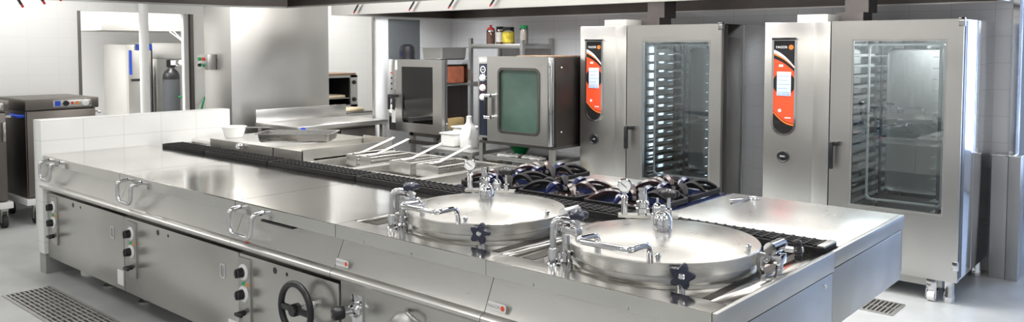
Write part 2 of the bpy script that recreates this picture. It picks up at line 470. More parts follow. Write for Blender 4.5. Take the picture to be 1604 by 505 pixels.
def control(t, x, zk, orange=True):
    """two white dial knobs, pilot lamps and a lever on a raised strip"""
    obj('control_strip', MB().box(x - .055, x + .055, .006, .017, .25, .605, .003), 'dull', t)
    for z in zk:
        k = obj('dial', MB().lathe((x, .006, z), [(0, .01), (.032, .01), (.042, .006), (.043, 0), (0, 0)], (0, -1, 0), 32), 'dial', t, 'white dial with black knob')
        obj('knob', MB().lathe((x, -.004, z), [(0, .034), (.02, .034), (.024, .03), (.027, 0), (0, 0)], (0, -1, 0), 24).box(x - .005, x + .005, -.042, -.036, z - .022, z + .022, .001), 'black', k)
    zm = sum(zk) / 2 - .003
    obj('pilot_lamp', MB().lathe((x - .005, .006, zm), [(0, .008), (.007, .007), (.01, 0), (0, 0)], (0, -1, 0), 14), 'greenl', t, 'green pilot lamp')
    if orange: obj('pilot_lamp', MB().lathe((x + .04, .006, zm), [(0, .008), (.007, .007), (.01, 0), (0, 0)], (0, -1, 0), 14), 'orangel', t, 'orange pilot lamp')
    zl = zk[1] - .10
    obj('tap_lever', MB().cyl((x, .006, zl), (x, -.03, zl), .016, .014, 16).box(x - .02, x + .045, -.042, -.026, zl - .009, zl + .009, .004), 'black', t)

def range_unit(x0, x1, label, ctl_x, slot=True, extras=True):
    t = front_unit(x0, x1, 'solid_top_range', label, 'cooking range', 'solid top ranges along the front of the block', yb=.794)
    obj('worktop', MB().prism(TOPPROF, 'X', x0 + .0022, x1 - .0022), 'top', t)
    obj('oven_panel', MB().box(x0 + .006, x1 - .006, .015, .068, .135, .622, .004), 'body', t)
    control(t, ctl_x, (.53, .415))
    for dx, r in ((.35, .017), (.48, .010)):
        obj('vent_hole', MB().cyl((ctl_x + dx * (.8 if x1 - x0 < 1 else 1), .0142, .588), (ctl_x + dx * (.8 if x1 - x0 < 1 else 1), .02, .588), r, n=20), 'black', t)
    if slot:
        q = obj('latch_plate', MB().ring(rrect(x1 - .185, x1 - .135, .455, .535, .012), rrect(x1 - .175, x1 - .145, .465, .525, .008), 'Y', .010, .016), 'chrome', t)
        obj('latch', MB().box(x1 - .172, x1 - .148, .011, .0155, .468, .522), 'dull', q)
    return t

# handles shaped like hanging loops at the unit joints
def loop(t, xa, xb):
    r = .0125
    obj('loop_handle', MB().tube([(xa + .01, .0, .872), (xa, -.058, .862), (xa + .005, -.056, .742), (xb - .02, -.056, .742), (xb, -.058, .862), (xb + .01, .0, .872)], r, 14, bend=.04), 'chrome', t)

u1 = range_unit(-5.42, -4.11, 'steel solid top range unit next to the low white tiled wall', -5.27)
u2 = range_unit(-4.11, -2.72, 'wide steel solid top range with orange pilot lamp, second from the tiled wall', -3.985)
u3 = range_unit(-2.72, -1.86, 'narrow steel solid top range with a black handwheel on its front panel', -2.66, slot=False)
loop(u1, -5.325, -5.12); loop(u2, -4.015, -3.82); loop(u3, -2.685, -2.465)
# white paper sticker spanning the lower corner of a panel
obj('sticker', MB().box(-4.215, -4.125, .0135, .0146, .165, .262), 'print', u1, 'white paper sticker')
obj('sticker', MB().box(-2.835, -2.73, .0135, .0146, .15, .245), 'print', u2, 'white paper sticker')
obj('red_mark', MB().box(-2.60, -2.575, -.016, -.012, .70, .707), 'red', u3)
wh = obj('handwheel', MB().tube([(-2.055 + .118 * math.cos(2 * PI * k / 40), -.085, .487 + .118 * math.sin(2 * PI * k / 40)) for k in range(40)], .0155, 14, closed=True), 'black', u3, 'black handwheel')
obj('spoke', MB().box(-2.17, -1.94, -.096, -.078, .470, .500, .006).lathe((-2.055, -.07, .485), [(0, .04), (.026, .04), (.03, .03), (.03, 0), (0, 0)], (0, -1, 0), 24), 'black', wh)
obj('shaft', MB().cyl((-2.055, .014, .485), (-2.055, -.075, .485), .018, n=18), 'chrome', wh)
obj('louvre', MB().box(-2.47, -2.2, -.004, .03, .826, .836), 'black', u3)

# ------------------------------------------------------------------ pressure kettles
def kettle(x0, x1, cx, cy, label, last=False):
    t = front_unit(x0, x1, 'pressure_kettle', label, 'kettle', 'pressure boiling kettles at the end of the block')
    DZ = .884                                                         # sunken deck
    prof = [(0, .84), (0, .897), (.004, .9), (.105, .9), (.108, DZ), (.925, DZ), (.925, .865), (.014, .865), (.014, .84)]
    deck = MB().prism(prof, 'X', x0 + .001, x1 - .001)
    deck.box(x0 + .001, x0 + .03, .10, .925, .866, .9, .002)
    deck.box(x1 - .03 if not last else x1 - .06, x1 - .001, .10, .925, .866, .9, .002)
    obj('deck', deck, 'top', t)
    for ga, gb in ((x0 + .045, x0 + .10), (x1 - .115, x1 - .07)): obj('deck_shade_strip', MB().box(ga, gb, .16, .90, DZ - .001, DZ + .0015), 'nearblack', t)  # dark strips painting the shade and reflection along both sides of the deck
    obj('front_panel', MB().box(x0 + .006, x1 - .006, .02, .068, .135, .65, .004), 'body', t)
    obj('collar', MB().lathe((cx, cy, DZ), [(.352, 0), (.352, .006), (.344, .012), (.342, .03), (.352, .034), (.352, .042), (.30, .042)], n=96), 'lid', t)
    obj('gasket', MB().lathe((cx, cy, DZ + .036), [(.30, .0), (.348, 0), (.348, .010), (.30, .010)], n=80), 'rubber', t)
    R = .362
    lid = obj('lid', MB().lathe((cx, cy, .922), [(.30, 0), (R - .002, 0), (R, .002), (R, .044), (R - .003, .0475), (R - .006, .048), (.335, .050), (.315, .052), (.27, .060), (.22, .068), (.16, .076), (.10, .081), (.05, .083), (0, .083)], n=128), 'lid', t, 'domed round lid')
    zt = .922
    # lid handle: two posts and a bar that reaches out over the front edge
    hz = zt + .112
    obj('handle', MB().tube([(cx - .065, cy - .335, zt + .045), (cx - .065, cy - .335, hz), (cx - .075, cy - .455, hz), (cx + .145, cy - .455, hz), (cx + .145, cy - .335, hz), (cx + .145, cy - .325, zt + .045)], .0115, 12, bend=.03), 'chrome', lid)
    obj('relief_valve', MB().lathe((cx, cy, zt + .080), [(.030, 0), (.030, .006), (.036, .010), (.037, .045), (.032, .055), (.030, .058), (.028, .066), (.010, .074), (.009, .082), (.012, .088), (.010, .096), (0, .098)], n=32), 'chrome', lid)
    for a in (-62, 5, 128, 205):
        a = math.radians(a); px, py = cx + .335 * math.cos(a), cy + .335 * math.sin(a)
        obj('pin', MB().lathe((px, py, zt + .047), [(.008, 0), (.008, .012), (.011, .014), (.011, .022), (.005, .028), (0, .029)], n=14), 'chrome', lid)
    # front clamp with star knob
    a = math.radians(-50); dx, dy = math.cos(a), math.sin(a)
    kx, ky = cx + .375 * dx, cy + .375 * dy
    star((kx + .025 * dx, ky + .025 * dy, .940), (dx * .55, dy, .12), .046, None, parent=t)
    obj('clamp_arm', MB().cyl((kx - .01 * dx, ky - .01 * dy, .94), (kx + .028 * dx, ky + .028 * dy, .94), .012, n=14).lathe((kx + .005 * dx, ky + .005 * dy, .90 - .001), [(.014, -.016), (.014, .03), (.011, .034), (.011, .06), (0, .06)], n=16), 'chrome', t)
    # filling pipe and swing clamp at the corner
    fx, fy = cx - .275, cy - .325
    obj('filling_pipe', MB().tube([(fx, fy, DZ), (fx, fy, 1.055), (fx + .03, fy + .045, 1.055), (fx + .055, fy + .085, 1.03)], .0125, 12, bend=.045).lathe((fx, fy, DZ), [(.024, 0), (.024, .006), (.019, .01), (.019, .06), (.015, .068)], n=18), 'chrome', t)
    gx, gy = fx + .045, fy + .02
    obj('clamp_post', MB().box(gx - .011, gx + .011, gy - .011, gy + .011, DZ, 1.03, .002).box(gx - .011, gx + .055, gy - .012, gy + .03, 1.005, 1.033, .003).lathe((gx, gy, DZ), [(.026, 0), (.026, .022), (.02, .03), (.02, .055), (.012, .06)], n=18), 'chrome', t)
    obj('clamp_screw', MB().cyl((gx + .045, gy + .012, .985), (gx + .045, gy + .012, 1.075), .009, n=14), 'chrome', t)
    star((gx + .045, gy + .012, 1.07), (.1, -.1, 1), .04, None, parent=t, thick=.024)
    # gauge and safety group on a bracket at the far rim
    bx, by = cx - .245, cy + .255
    obj('bracket', MB().prism([(bx - .09, by - .055), (bx + .03, by + .01), (bx + .12, by + .085), (bx + .10, by + .12), (bx, by + .06), (bx - .115, by - .015)], 'Z', .972, .984), 'lid', t)
    for px, py in ((bx - .06, by - .02), (bx + .07, by + .07)):
        obj('bracket_post', MB().cyl((px, py, .93), (px, py, .973), .012, n=12), 'chrome', t)
    gx, gy = bx - .075, by - .03
    obj('gauge_pipe', MB().lathe((gx, gy, .984), [(.014, 0), (.014, .07), (.017, .075), (.012, .082), (.008, .086), (.008, .10), (0, .10)], n=16), 'chrome', t)
    vd = Vector((.55, -.83, .05)).normalized(); gc = Vector((gx, gy, 1.108))
    ga = obj('pressure_gauge', MB().lathe(gc - vd * .014, [(0, 0), (.028, 0), (.031, .004), (.031, .024), (.028, .028), (.027, .022), (0, .022)], vd, 32), 'chrome', t, 'round pressure gauge')
    obj('dial', MB().lathe(gc + vd * .009, [(0, 0), (.0265, 0), (.0265, .001), (0, .001)], vd, 28), 'dial', ga)
    a = vd.cross(Vector((0, 0, 1))).normalized()
    obj('needle', MB().tube([gc + vd * .0115 - a * .009 - Vector((0, 0, .007)), gc + vd * .0115 + a * .016 + Vector((0, 0, .013))], .0012, 6), 'black', ga)
    sx, sy = bx - .01, by + .01
    obj('safety_valve', MB().lathe((sx, sy, .984), [(.022, 0), (.022, .008), (.03, .012), (.03, .03), (.024, .034), (.024, .042), (.028, .046), (.028, .058), (.018, .064), (.017, .105), (.020, .108), (.020, .114), (0, .116)], n=28), 'chrome', t)
    obj('vacuum_valve', MB().lathe((sx + .055, sy + .03, .984), [(.016, 0), (.022, .012), (.023, .035), (.014, .05), (.005, .056), (.005, .075), (0, .076)], n=20), 'chrome', t)
    obj('vent_screw', MB().cyl((sx + .095, sy + .055, .93), (sx + .095, sy + .055, 1.07), .008, n=12).lathe((sx + .095, sy + .055, .984), [(.014, 0), (.014, .03), (.009, .034)], n=14), 'chrome', t)
    star((sx + .095, sy + .055, 1.066), (0, 0, 1), .047, None, parent=t, thick=.026, mat='black')
    # hinge block with star knob at the side
    hx, hy = cx + .40, cy + .10
    obj('hinge_block', MB().box(hx - .05, hx + .035, hy - .03, hy + .03, .925, .962, .005).cyl((hx + .005, hy - .05, .985), (hx + .005, hy + .05, .985), .024, n=20).cyl((hx - .03, hy - .045, .93), (hx - .03, hy + .04, .93), .014, n=16), 'chrome', t)
    obj('hinge_post', MB().cyl((hx - .035, hy - .035, DZ), (hx - .035, hy - .035, .95), .014, n=16).cyl((hx + .01, hy + .02, DZ), (hx + .01, hy + .02, .95), .014, n=16), 'chrome', t)
    return t
k1 = kettle(-1.86, -.93, -1.38, .485, 'round pressure kettle in the block, its lid beside the solid top ranges')
k2 = kettle(-.93, 0., -.455, .48, 'round pressure kettle with a raised gauge at the free end of the block', last=True)
star((-.415 + .405 + .01, .62, .975), (.9, .35, .1), .042, None, parent=k2, mat='black')
obj('knob_shaft', MB().cyl((-.03, .615, .975), (.002, .62, .975), .011, n=12), 'chrome', k2)
brand_plate(k1, -1.80, .735); brand_plate(k2, -.865, .735)
q = obj('drain_tap', MB().box(-1.765, -1.69, .012, .021, .47, .60, .002).lathe((-1.727, .012, .535), [(0, .03), (.026, .03), (.03, .02), (.036, .012), (.036, 0), (0, 0)], (0, -1, 0), 24).cyl((-1.727, -.015, .535), (-1.745, -.06, .533), .014, n=16), 'chrome', k1)
obj('tap_knob', MB().lathe((-1.742, -.05, .533), [(0, .052), (.02, .052), (.028, .046), (.032, .02), (.028, 0), (0, 0)], (-.3, -1, 0), 24), 'black', q)
obj('cap', MB().lathe((-1.757, -.101, .533), [(0, 0), (.009, 0), (.009, .002), (0, .002)], (-.3, -1, 0), 16), 'chrome', q)
q = obj('drain_cover', MB().lathe((-1.41, .02, .49), [(0, .05), (.05, .045), (.085, .03), (.10, .01), (.10, 0), (0, 0)], (0, -1, 0), 40), 'dull', k1)
obj('cover_bracket', MB().tube([(-1.40, .018, .60), (-1.36, -.02, .61), (-1.31, -.02, .59), (-1.29, .018, .56)], .008, 10, bend=.02), 'dull', k1)
for k, xs in ((k1, (-1.66, -1.35)), (k2, (-.70, -.3))):
    for x in xs: obj('rivet', MB().lathe((x, -.0, .848), [(0, .004), (.006, .003), (.007, 0), (0, 0)], (0, -1, 0), 12), 'chrome', k)
# end cover of the front row
obj('end_panel', MB().box(.0, .012, .004, .985, .13, .815, .003).box(.0, .018, .0, .985, .822, .9, .003), 'dull', k2)
obj('screw', MB().lathe((.012, .905, .78), [(0, .004), (.008, .003), (.01, 0), (0, 0)], (1, 0, 0), 14), 'chrome', k2)

# ------------------------------------------------------------------ flue grates between the two rows
gx = [-5.22, -4.55, -3.7, -2.75, -1.86, -.93, -.005]
glab = ['black cast iron flue grate against the low tiled wall', 'black flue grate in front of the splash guards and tilted pan',
        'black flue grate in front of the deep fryers', 'black flue grate beside the narrow range with the handwheel',
        'black flue grate behind the kettle next to the ranges', 'black flue grate with steel end frame behind the end kettle']
for i in range(6):
    a, b = gx[i] + .004, gx[i + 1] - .004
    y0, y1 = (.80, .972) if i < 4 else (.936, 1.088)
    zg = 0 if i < 4 else -.012
    mb = MB()
    mb.ring(rrect(a, b, y0, y1, .01, 3), rrect(a + .018, b - .018, y0 + .018, y1 - .018, .006, 3), 'Z', .90 + zg, .928 + zg)
    for yy in (y0 + .045, y0 + .076, y0 + .107): mb.box(a + .015, b - .015, yy - .007, yy + .007, .905 + zg, .931 + zg, .002)
    n = int((b - a) / .045)
    for k in range(n):
        xx = a + .02 + (b - a - .04) * (k + .5) / n
        mb.box(xx - .006, xx + .006, y0 + .012, y1 - .012, .903 + zg, .934 + zg, .002)
    t = thing('flue_grate', glab[i], 'grate', ((a + b) / 2, 1.01, .86), 'flue grates down the middle of the block')
    obj('grating', mb, 'iron', t)
    obj('duct', MB().box(a, b, y0 - .002, y1 + .002, .60, .899 + zg), 'darksteel', t)
    if i == 5: obj('end_frame', MB().box(b - .03, b + .002, y0 + .01, y1 - .01, .915, .9245, .003), 'dull', t)

# ------------------------------------------------------------------ back row
def back_body(t, x0, x1, top=True, zt=.9, mat='top', y0=1.092):
    g = .0015; y1 = 1.91
    obj('body', MB().box(x0 + g, x1 - g, y0, y1 - .03, .59, .84), 'body', t)
    if top: obj('worktop', MB().box(x0 + g, x1 - g, y0, y1, .84, zt, .003), mat, t)
def deck_with_holes(x0, x1, y0, y1, z0, z1, holes):
    """rectangular deck with rectangular wells along x"""
    mb = MB(); hy0, hy1 = holes[0][2], holes[0][3]
    mb.box(x0, x1, y0, hy0, z0, z1); mb.box(x0, x1, hy1, y1, z0, z1)
    xs = [x0] + [v for h in holes for v in h[:2]] + [x1]
    for a, b in zip(xs[::2], xs[1::2]): mb.box(a, b, hy0, hy1, z0, z1)
    return mb
t = thing('base_plinth', 'dark recessed steel base that carries the back row of the block', 'plinth', (-2.8, 1.3, 0))
obj('casing', MB().box(-5.38, -.35, .935, 1.60, 0, .588, .004), 'darksteel', t)
# griddles with splash guards
t = thing('griddle', 'steel griddle with a splash guard and chrome knob beside the tiled wall', 'griddle', (-4.7, 1.5, .59))
back_body(t, -5.42, -4.0, y0=.977)
obj('plate', MB().box(-5.38, -4.02, 1.13, 1.88, .9, .93, .004), 'fry', t)
g = MB(); g.box(-4.90, -4.003, 1.04, 1.046, .9, .975); g.box(-4.009, -4.003, 1.04, 1.86, .9, .975); g.box(-4.90, -4.003, 1.854, 1.86, .9, .985)
obj('splash_guard', g, 'guard', t)
obj('knob', MB().lathe((-4.42, 1.04, .948), [(0, .045), (.018, .045), (.022, .038), (.022, .012), (.012, .008), (.012, 0), (0, 0)], (0, -1, .2), 20), 'chrome', t, 'chrome knob')
t = thing('griddle', 'small steel griddle with pale splash guard between the tilted pan and the fryers', 'griddle', (-3.83, 1.5, .59))
back_body(t, -4.0, -3.62, y0=.977)
obj('plate', MB().box(-3.98, -3.64, 1.13, 1.88, .9, .92, .004), 'fry', t)
g = MB(); g.box(-3.997, -3.64, 1.04, 1.046, .9, .975); g.box(-3.646, -3.64, 1.04, 1.86, .9, .985); g.box(-3.997, -3.64, 1.854, 1.86, .9, 1.0)
obj('splash_guard', g, 'guard', t)
# fryers
def fryer(x0, x1, label, kind='fryer'):
    t = thing('deep_fryer' if kind == 'fryer' else 'chip_scuttle', label, 'fryer' if kind == 'fryer' else 'sunken tray', ((x0 + x1) / 2, 1.5, .59), 'deep fryers in the block' if kind == 'fryer' else None)
    y0, y1 = .977, 1.91
    h = (x0 + .04, x1 - .04, 1.06, 1.84); hs = [h]; zd = .58 if kind == 'fryer' else .20
    obj('body', deck_with_holes(x0 + .0015, x1 - .0015, y0, 1.88, .61, .84, hs).box(x0 + .0015, x1 - .0015, y0, 1.88, .59, .61), 'body', t)
    obj('worktop', deck_with_holes(x0 + .0015, x1 - .0015, y0, y1, .84, .9, hs), 'fascia', t)
    mb = MB()
    def rect(k, f, z): return [mb.b.verts.new(q) for q in ((h[0] + k, h[2] + f, z), (h[1] - k, h[2] + f, z), (h[1] - k, h[3] - k, z), (h[0] + k, h[3] - k, z))]
    V = [rect(-.012, -.012, .901), rect(.001, .001, .9015), rect(.004, .25, .855), rect(.006, .26, .64 if kind == 'fryer' else .85)]
    for A, B in zip(V, V[1:]):
        for k in range(4): mb.b.faces.new((A[k], A[(k + 1) % 4], B[(k + 1) % 4], B[k]))
    mb.b.faces.new(V[-1])
    w = obj('well', mb, 'lid', t)
    if kind == 'fryer': obj('heating_element', MB().tube([(h[0] + .06, 1.40, .67), (h[0] + .06, 1.7, .67), (h[1] - .06, 1.7, .67), (h[1] - .06, 1.40, .67)], .006, 8, bend=.03), 'darksteel', w)
    return t
fryer(-3.62, -3.15, 'steel deep fryer unit next to the small griddle')
fryer(-3.15, -2.50, 'steel deep fryer unit between the other fryer and the empty sunken tray')
fryer(-2.50, -2.20, 'empty sunken steel tray unit between the fryers and the black burner range', 'tray')
def basket(cx, w, label):
    y0, y1, z0, z1 = 1.345, 1.70, .80, .935
    t = thing('fryer_basket', label, 'basket', (cx, 1.5, z0), 'fryer baskets hung in the fryers')
    mb = MB()
    mb.tube([(cx - w, y0, z1), (cx + w, y0, z1), (cx + w, y1, z1), (cx - w, y1, z1)], .004, 8, closed=True)
    for k in range(9):
        xx = cx - w + 2 * w * k / 8
        mb.tube([(xx, y0, z1), (xx, y0, z0), (xx, y1, z0), (xx, y1, z1)], .0018, 5)
    for k in range(17):
        yy = y0 + (y1 - y0) * k / 16
        mb.tube([(cx - w, yy, z1), (cx - w, yy, z0), (cx + w, yy, z0), (cx + w, yy, z1)], .0018, 5)
    for zz in (z0 + .03, z0 + .06, z0 + .09, z0 + .115): mb.tube([(cx - w, y0, zz), (cx + w, y0, zz), (cx + w, y1, zz), (cx - w, y1, zz)], .0018, 5, closed=True)
    obj('mesh_cage', mb, 'lid', t)
    obj('front_plate', MB().box(cx - w - .003, cx + w + .003, y0 - .007, y0 - .004, z0 + .01, z1 + .005, .001), 'fascia', t)
    obj('handle', MB().tube([(cx - .010, y0 + .02, z1 + .004), (cx - .010, y0 + .10, z1 + .012), (cx - .010, 1.70, 1.016), (cx - .008, 1.735, 1.028), (cx + .008, 1.735, 1.028), (cx + .010, 1.70, 1.016), (cx + .010, y0 + .10, z1 + .012), (cx + .010, y0 + .02, z1 + .004)], .0046, 8).box(cx - .016, cx + .016, 1.36, 1.46, z1 + .001, z1 + .014, .003), 'lid', t)
basket(-3.485, .055, 'wire fryer basket nearest the small griddle'); basket(-3.325, .055, 'wire fryer basket sharing the well next to the small griddle, farther from it')
basket(-2.965, .10, 'wire fryer basket third from the small griddle, below the far oven'); basket(-2.70, .10, 'wire fryer basket closest to the black burners')
# gas range
t = thing('gas_range', 'gas range of black cast iron grates and blue black trays behind the kettles', 'gas range', (-1.53, 1.5, .59))
back_body(t, -2.20, -.86, zt=.895)
obj('filler_strip', MB().box(-2.198, -1.862, .977, 1.09, .84, .899), 'dull', t)
obj('spill_tray', MB().box(-2.19, -.875, 1.105, 1.88, .895, .899), 'enamel', t)
obj('plate', MB().box(-1.765, -1.315, 1.525, 1.895, .899, .912, .003), 'fry', t, 'bare steel plate')
def burner(cx, cy, R=.19, rot=0.):
    g = obj('pan_grate', MB().ring(rrect(cx - R, cx + R, cy - R, cy + R, .05, 4), rrect(cx - R + .02, cx + R - .02, cy - R + .02, cy + R - .02, .04, 4), 'Z', .905, .928), 'iron', t)
    for k in range(8):
        a = 2 * PI * k / 8 + rot
        dx, dy = math.cos(a), math.sin(a); e = (R - .006) / max(abs(dx), abs(dy)) * (1 if k % 2 == 0 else .9)
        px, py = -dy, dx
        mb = MB(); V = []; n = 9
        for i in range(n + 1):
            u = i / n
            r = .045 + (e - .05) * u
            h = .922 + .054 * math.sin(PI * (.12 + .80 * u))
            wd = .005 + .017 * math.sin(PI * (.08 + .88 * u))
            V.append([mb.b.verts.new((cx + dx * r + px * q, cy + dy * r + py * q, h + dz)) for q, dz in ((-wd, -.004), (0, .004), (wd, -.004), (wd * .6, -.022), (-wd * .6, -.022))])
        for A, B in zip(V, V[1:]):
            for i in range(5): mb.b.faces.new((A[i], A[(i + 1) % 5], B[(i + 1) % 5], B[i]))
        mb.b.faces.new(V[0][::-1]); mb.b.faces.new(V[-1])
        obj('finger', mb, ('iron', 'enamel', 'rust', 'iron', 'rust', 'enamel', 'iron', 'rust')[(k * 3 + int(abs(cx) * 10)) % 8], g)
    bo = obj('burner', MB().lathe((cx, cy, .899), [(.07, 0), (.065, .008), (.05, .012), (.05, .02), (.0, .02)], n=28), 'rust', t)
    obj('burner_cap', MB().lathe((cx, cy, .919), [(.055, 0), (.058, .006), (.05, .012), (.02, .015), (0, .015)], n=28), 'iron', bo)
for cx, cy, rt in ((-1.98, 1.31, .1), (-1.54, 1.31, .3), (-1.10, 1.31, 0.), (-1.98, 1.70, .2), (-1.10, 1.70, .15)):
    burner(cx, cy, .195 if cy > 1.5 else .205, 0)
# smooth griddle at the free end
t = thing('griddle', 'wide smooth pale griddle plate at the free end of the block by the ovens', 'griddle', (-.43, 1.5, .59))
back_body(t, -.86, 0.0, zt=.9, mat='fry')
obj('end_panel', MB().box(.0, .012, .988, 1.895, .59, .828, .003).box(.0, .018, .988, 1.912, .836, .9, .003), 'dull', t)
obj('corner_trim', MB().box(-.01, .0135, 1.896, 1.906, .63, .83, .002), 'dull', t)
# kitchen tongs on the griddle
t = thing('tongs', 'small steel kitchen tongs lying on the pale griddle plate', 'tongs', (-.70, 1.72, .901))
obj('arm', MB().tube([(-.715, 1.595, .908), (-.71, 1.68, .909), (-.705, 1.78, .908)], .007, 8), 'darksteel', t)
obj('arm', MB().tube([(-.775, 1.70, .908), (-.74, 1.75, .909), (-.705, 1.785, .908)], .006, 8), 'chrome', t)
obj('loop', MB().tube([(-.70 + .028 * math.cos(a), 1.812 + .03 * math.sin(a), .906) for a in [2 * PI * k / 20 for k in range(20)]], .0045, 8, closed=True), 'chrome', t)

# pans on the griddles
t = thing('mixing_bowl', 'pale round bowl with a long flat handle by the tiled wall', 'bowl', (-5.2, 1.42, .93))
obj('bowl', MB().lathe((-5.2, 1.42, .931), [(0, 0), (.07, 0), (.076, .01), (.10, .085), (.108, .09), (.105, .094), (.097, .09), (.07, .012), (0, .008)], n=40), 'milky', t)
obj('handle', MB().prism([(-5.115, 1.475), (-4.93, 1.60), (-4.945, 1.62), (-5.125, 1.495)], 'Z', 1.012, 1.020), 'lid', t)
def gn_pan(mb_outer, cx, cy, z0, L, W, H, rot):
    c, s = math.cos(rot), math.sin(rot)
    def tr(p): return (cx + p[0] * c - p[1] * s, cy + p[0] * s + p[1] * c)
    def rr(l, w, r): return [tr(p) for p in rrect(-l / 2, l / 2, -w / 2, w / 2, r, 4)]
    mb = MB(); secs = [(rr(L - .07, W - .07, .03), 0), (rr(L - .045, W - .045, .035), .012), (rr(L - .03, W - .03, .04), H - .004), (rr(L, W, .03), H), (rr(L, W, .03), H + .004), (rr(L - .036, W - .036, .038), H + .003), (rr(L - .05, W - .05, .034), .016), (rr(L - .08, W - .08, .03), .004)]
    R = [[mb.b.verts.new((*p, z0 + h)) for p in q] for q, h in secs]
    for A, B in zip(R, R[1:]):
        n = len(A)
        for i in range(n): mb.b.faces.new((A[i], A[(i + 1) % n], B[(i + 1) % n], B[i]))
    mb.b.faces.new(R[0][::-1]); mb.b.faces.new(R[-1])
    return mb
t = thing('gastronorm_pan', 'shallow rectangular steel pan resting on the splash guards of both griddles', 'pan', (-4.16, 1.36, .986))
obj('pan', gn_pan(None, -4.16, 1.36, .986, .58, .33, .062, math.radians(40)), 'pan', t)

# ------------------------------------------------------------------ tall combi ovens
def combi(x0, W, label, rack_label):
    y0, y1, zb, zt = 3.657, 4.60, .15, 1.885
    x1 = x0 + W; xp = x0 + .495
    t = thing('combi_oven', label, 'oven', (x0 + W / 2, (y0 + y1) / 2, 0), 'tall combi ovens along the back wall')
    obj('control_cabinet', MB().box(x0, xp - .004, y0, y1, zb, zt, .006).box(xp - .12, xp - .004, y0 - .004, y0 + .01, zb + .002, zt - .002, .003), 'oven', t)
    # chamber: an open-fronted shell
    sh = MB()
    sh.box(xp, xp + .05, y0 + .06, y1, zb, zt); sh.box(x1 - .05, x1 - .004, y0 + .06, y1, zb, zt, .002)
    sh.box(xp + .05, x1 - .05, y0 + .06, y1, zt - .06, zt); sh.box(xp + .05, x1 - .05, y0 + .06, y1, zb, zb + .06)
    obj('chamber', sh, 'mirror', t)
    obj('chamber_back', MB().box(xp + .05, x1 - .05, y1 - .10, y1, zb + .06, zt - .06), 'dull', t)
    fan = MB().ring(rrect(xp + .12, x1 - .14, .55, 1.72, .05), rrect(xp + .15, x1 - .17, .58, 1.69, .05), 'Y', y1 - .14, y1 - .10)
    obj('air_baffle', fan, 'chrome', t)
    # door
    gx0, gx1, gz0, gz1 = xp + .145, x1 - .092, .58, 1.755
    d = obj('door', MB().ring([(xp + .002, zb), (x1, zb), (x1, zt), (xp + .002, zt)], [(gx0, gz0), (gx1, gz0), (gx1, gz1), (gx0, gz1)], 'Y', y0, y0 + .055), 'oven', t)
    obj('window_pane', MB().box(gx0, gx1, y0 + .012, y0 + .017, gz0, gz1), 'glassclear', d)
    obj('gasket', MB().ring([(gx0, gz0), (gx1, gz0), (gx1, gz1), (gx0, gz1)], [(gx0 + .012, gz0 + .012), (gx1 - .012, gz0 + .012), (gx1 - .012, gz1 - .012), (gx0 + .012, gz1 - .012)], 'Y', y0 + .002, y0 + .010), 'dull', d)
    obj('inner_frame', MB().ring(rrect(gx0 + .10, gx1 - .02, gz0 + .05, gz1 - .03, .03), rrect(gx0 + .113, gx1 - .033, gz0 + .063, gz1 - .043, .025), 'Y', y0 + .035, y0 + .045), 'dial', d)
    hx = xp + .035
    obj('handle', MB().box(hx - .016, hx + .016, y0 - .075, y0 - .045, .835, 1.03, .008).box(hx - .016, hx + .045, y0 - .06, y0 + .002, 1.0, 1.032, .006), 'black', d)
    for zz in (zt - .03, zb + .1):
        obj('hinge', MB().box(x1 - .03, x1 + .008, y0 - .006, y0 + .03, zz - .02, zz + .04, .004), 'chrome', d)
    obj('door_edge_strip', MB().box(x1 + .0005, x1 + .004, y0 + .03, y0 + .10, zb + .02, zt - .01, .001), 'darksteel', t)
    obj('side_seam', MB().box(x1 - .005, x1 - .002, y0 + .40, y0 + .408, zb + .01, zt - .01), 'dull', t)
    # control panel: black film with a red field, swoosh and screen
    px0, px1 = x0 + .078, x0 + .236; zc1 = 1.750; zc0 = 1.056; r = (px1 - px0) / 2; pc = (px0 + px1) / 2
    def stad(g):
        P = [(px1 + g, zc1 + g * .4), (px0 - g, zc1 + g * .4)]
        for k in range(17):
            a = PI + PI * k / 16; P.append((pc + (r + g) * math.cos(a), zc0 + r + (r + g) * math.sin(a)))
        return P
    p = obj('control_panel', MB().prism(stad(0), 'Y', y0 - .006, y0 + .002), 'panelblack', t, 'black and red control panel')
    obj('panel_frame', MB().ring(stad(.016), stad(0), 'Y', y0 - .012, y0 + .002), 'mirror', p)
    obj('brow', MB().box(px0 - .012, px1 + .012, y0 - .03, y0 + .001, zc1 + .004, zc1 + .022, .006), 'panelblack', p)
    w = px1 - px0
    def zf(l, rr, bow, u): return l + (rr - l) * u + bow * math.sin(PI * u)
    def band(a, b, ya, yb, n=14):
        lo = [(px0 + w * k / n, zf(*a, k / n)) for k in range(n + 1)]; hi = [(px0 + w * k / n, zf(*b, k / n)) for k in range(n + 1)]
        return MB().prism(lo + hi[::-1], 'Y', ya, yb)
    obj('red_field', band((1.225, 1.135, -.022), (1.615, 1.518, .012), y0 - .0072, y0 - .005), 'redpanel', p)
    obj('swoosh', band((1.657, 1.545, .014), (1.682, 1.555, .017), y0 - .0074, y0 - .005), 'print', p)
    obj('orange_line', band((1.643, 1.541, .013), (1.6565, 1.5445, .014), y0 - .0074, y0 - .005), 'orange', p)
    obj('orange_edge', band((1.207, 1.117, -.022), (1.219, 1.129, -.022), y0 - .0074, y0 - .005), 'orange', p)
    arc = [(pc + .086 * math.cos(2 * PI * k / 40), 1.43 + .086 * math.sin(2 * PI * k / 40)) for k in range(40)]
    arc = [(min(px1, max(px0, a)), b) for a, b in arc]
    obj('dark_disc', MB().prism(arc, 'Y', y0 - .0082, y0 - .0073), 'panelblack', p)
    sc = obj('screen', MB().box(pc - .054, pc + .054, y0 - .0105, y0 - .0075, 1.338, 1.518, .001), 'screen', p)
    ln = MB()
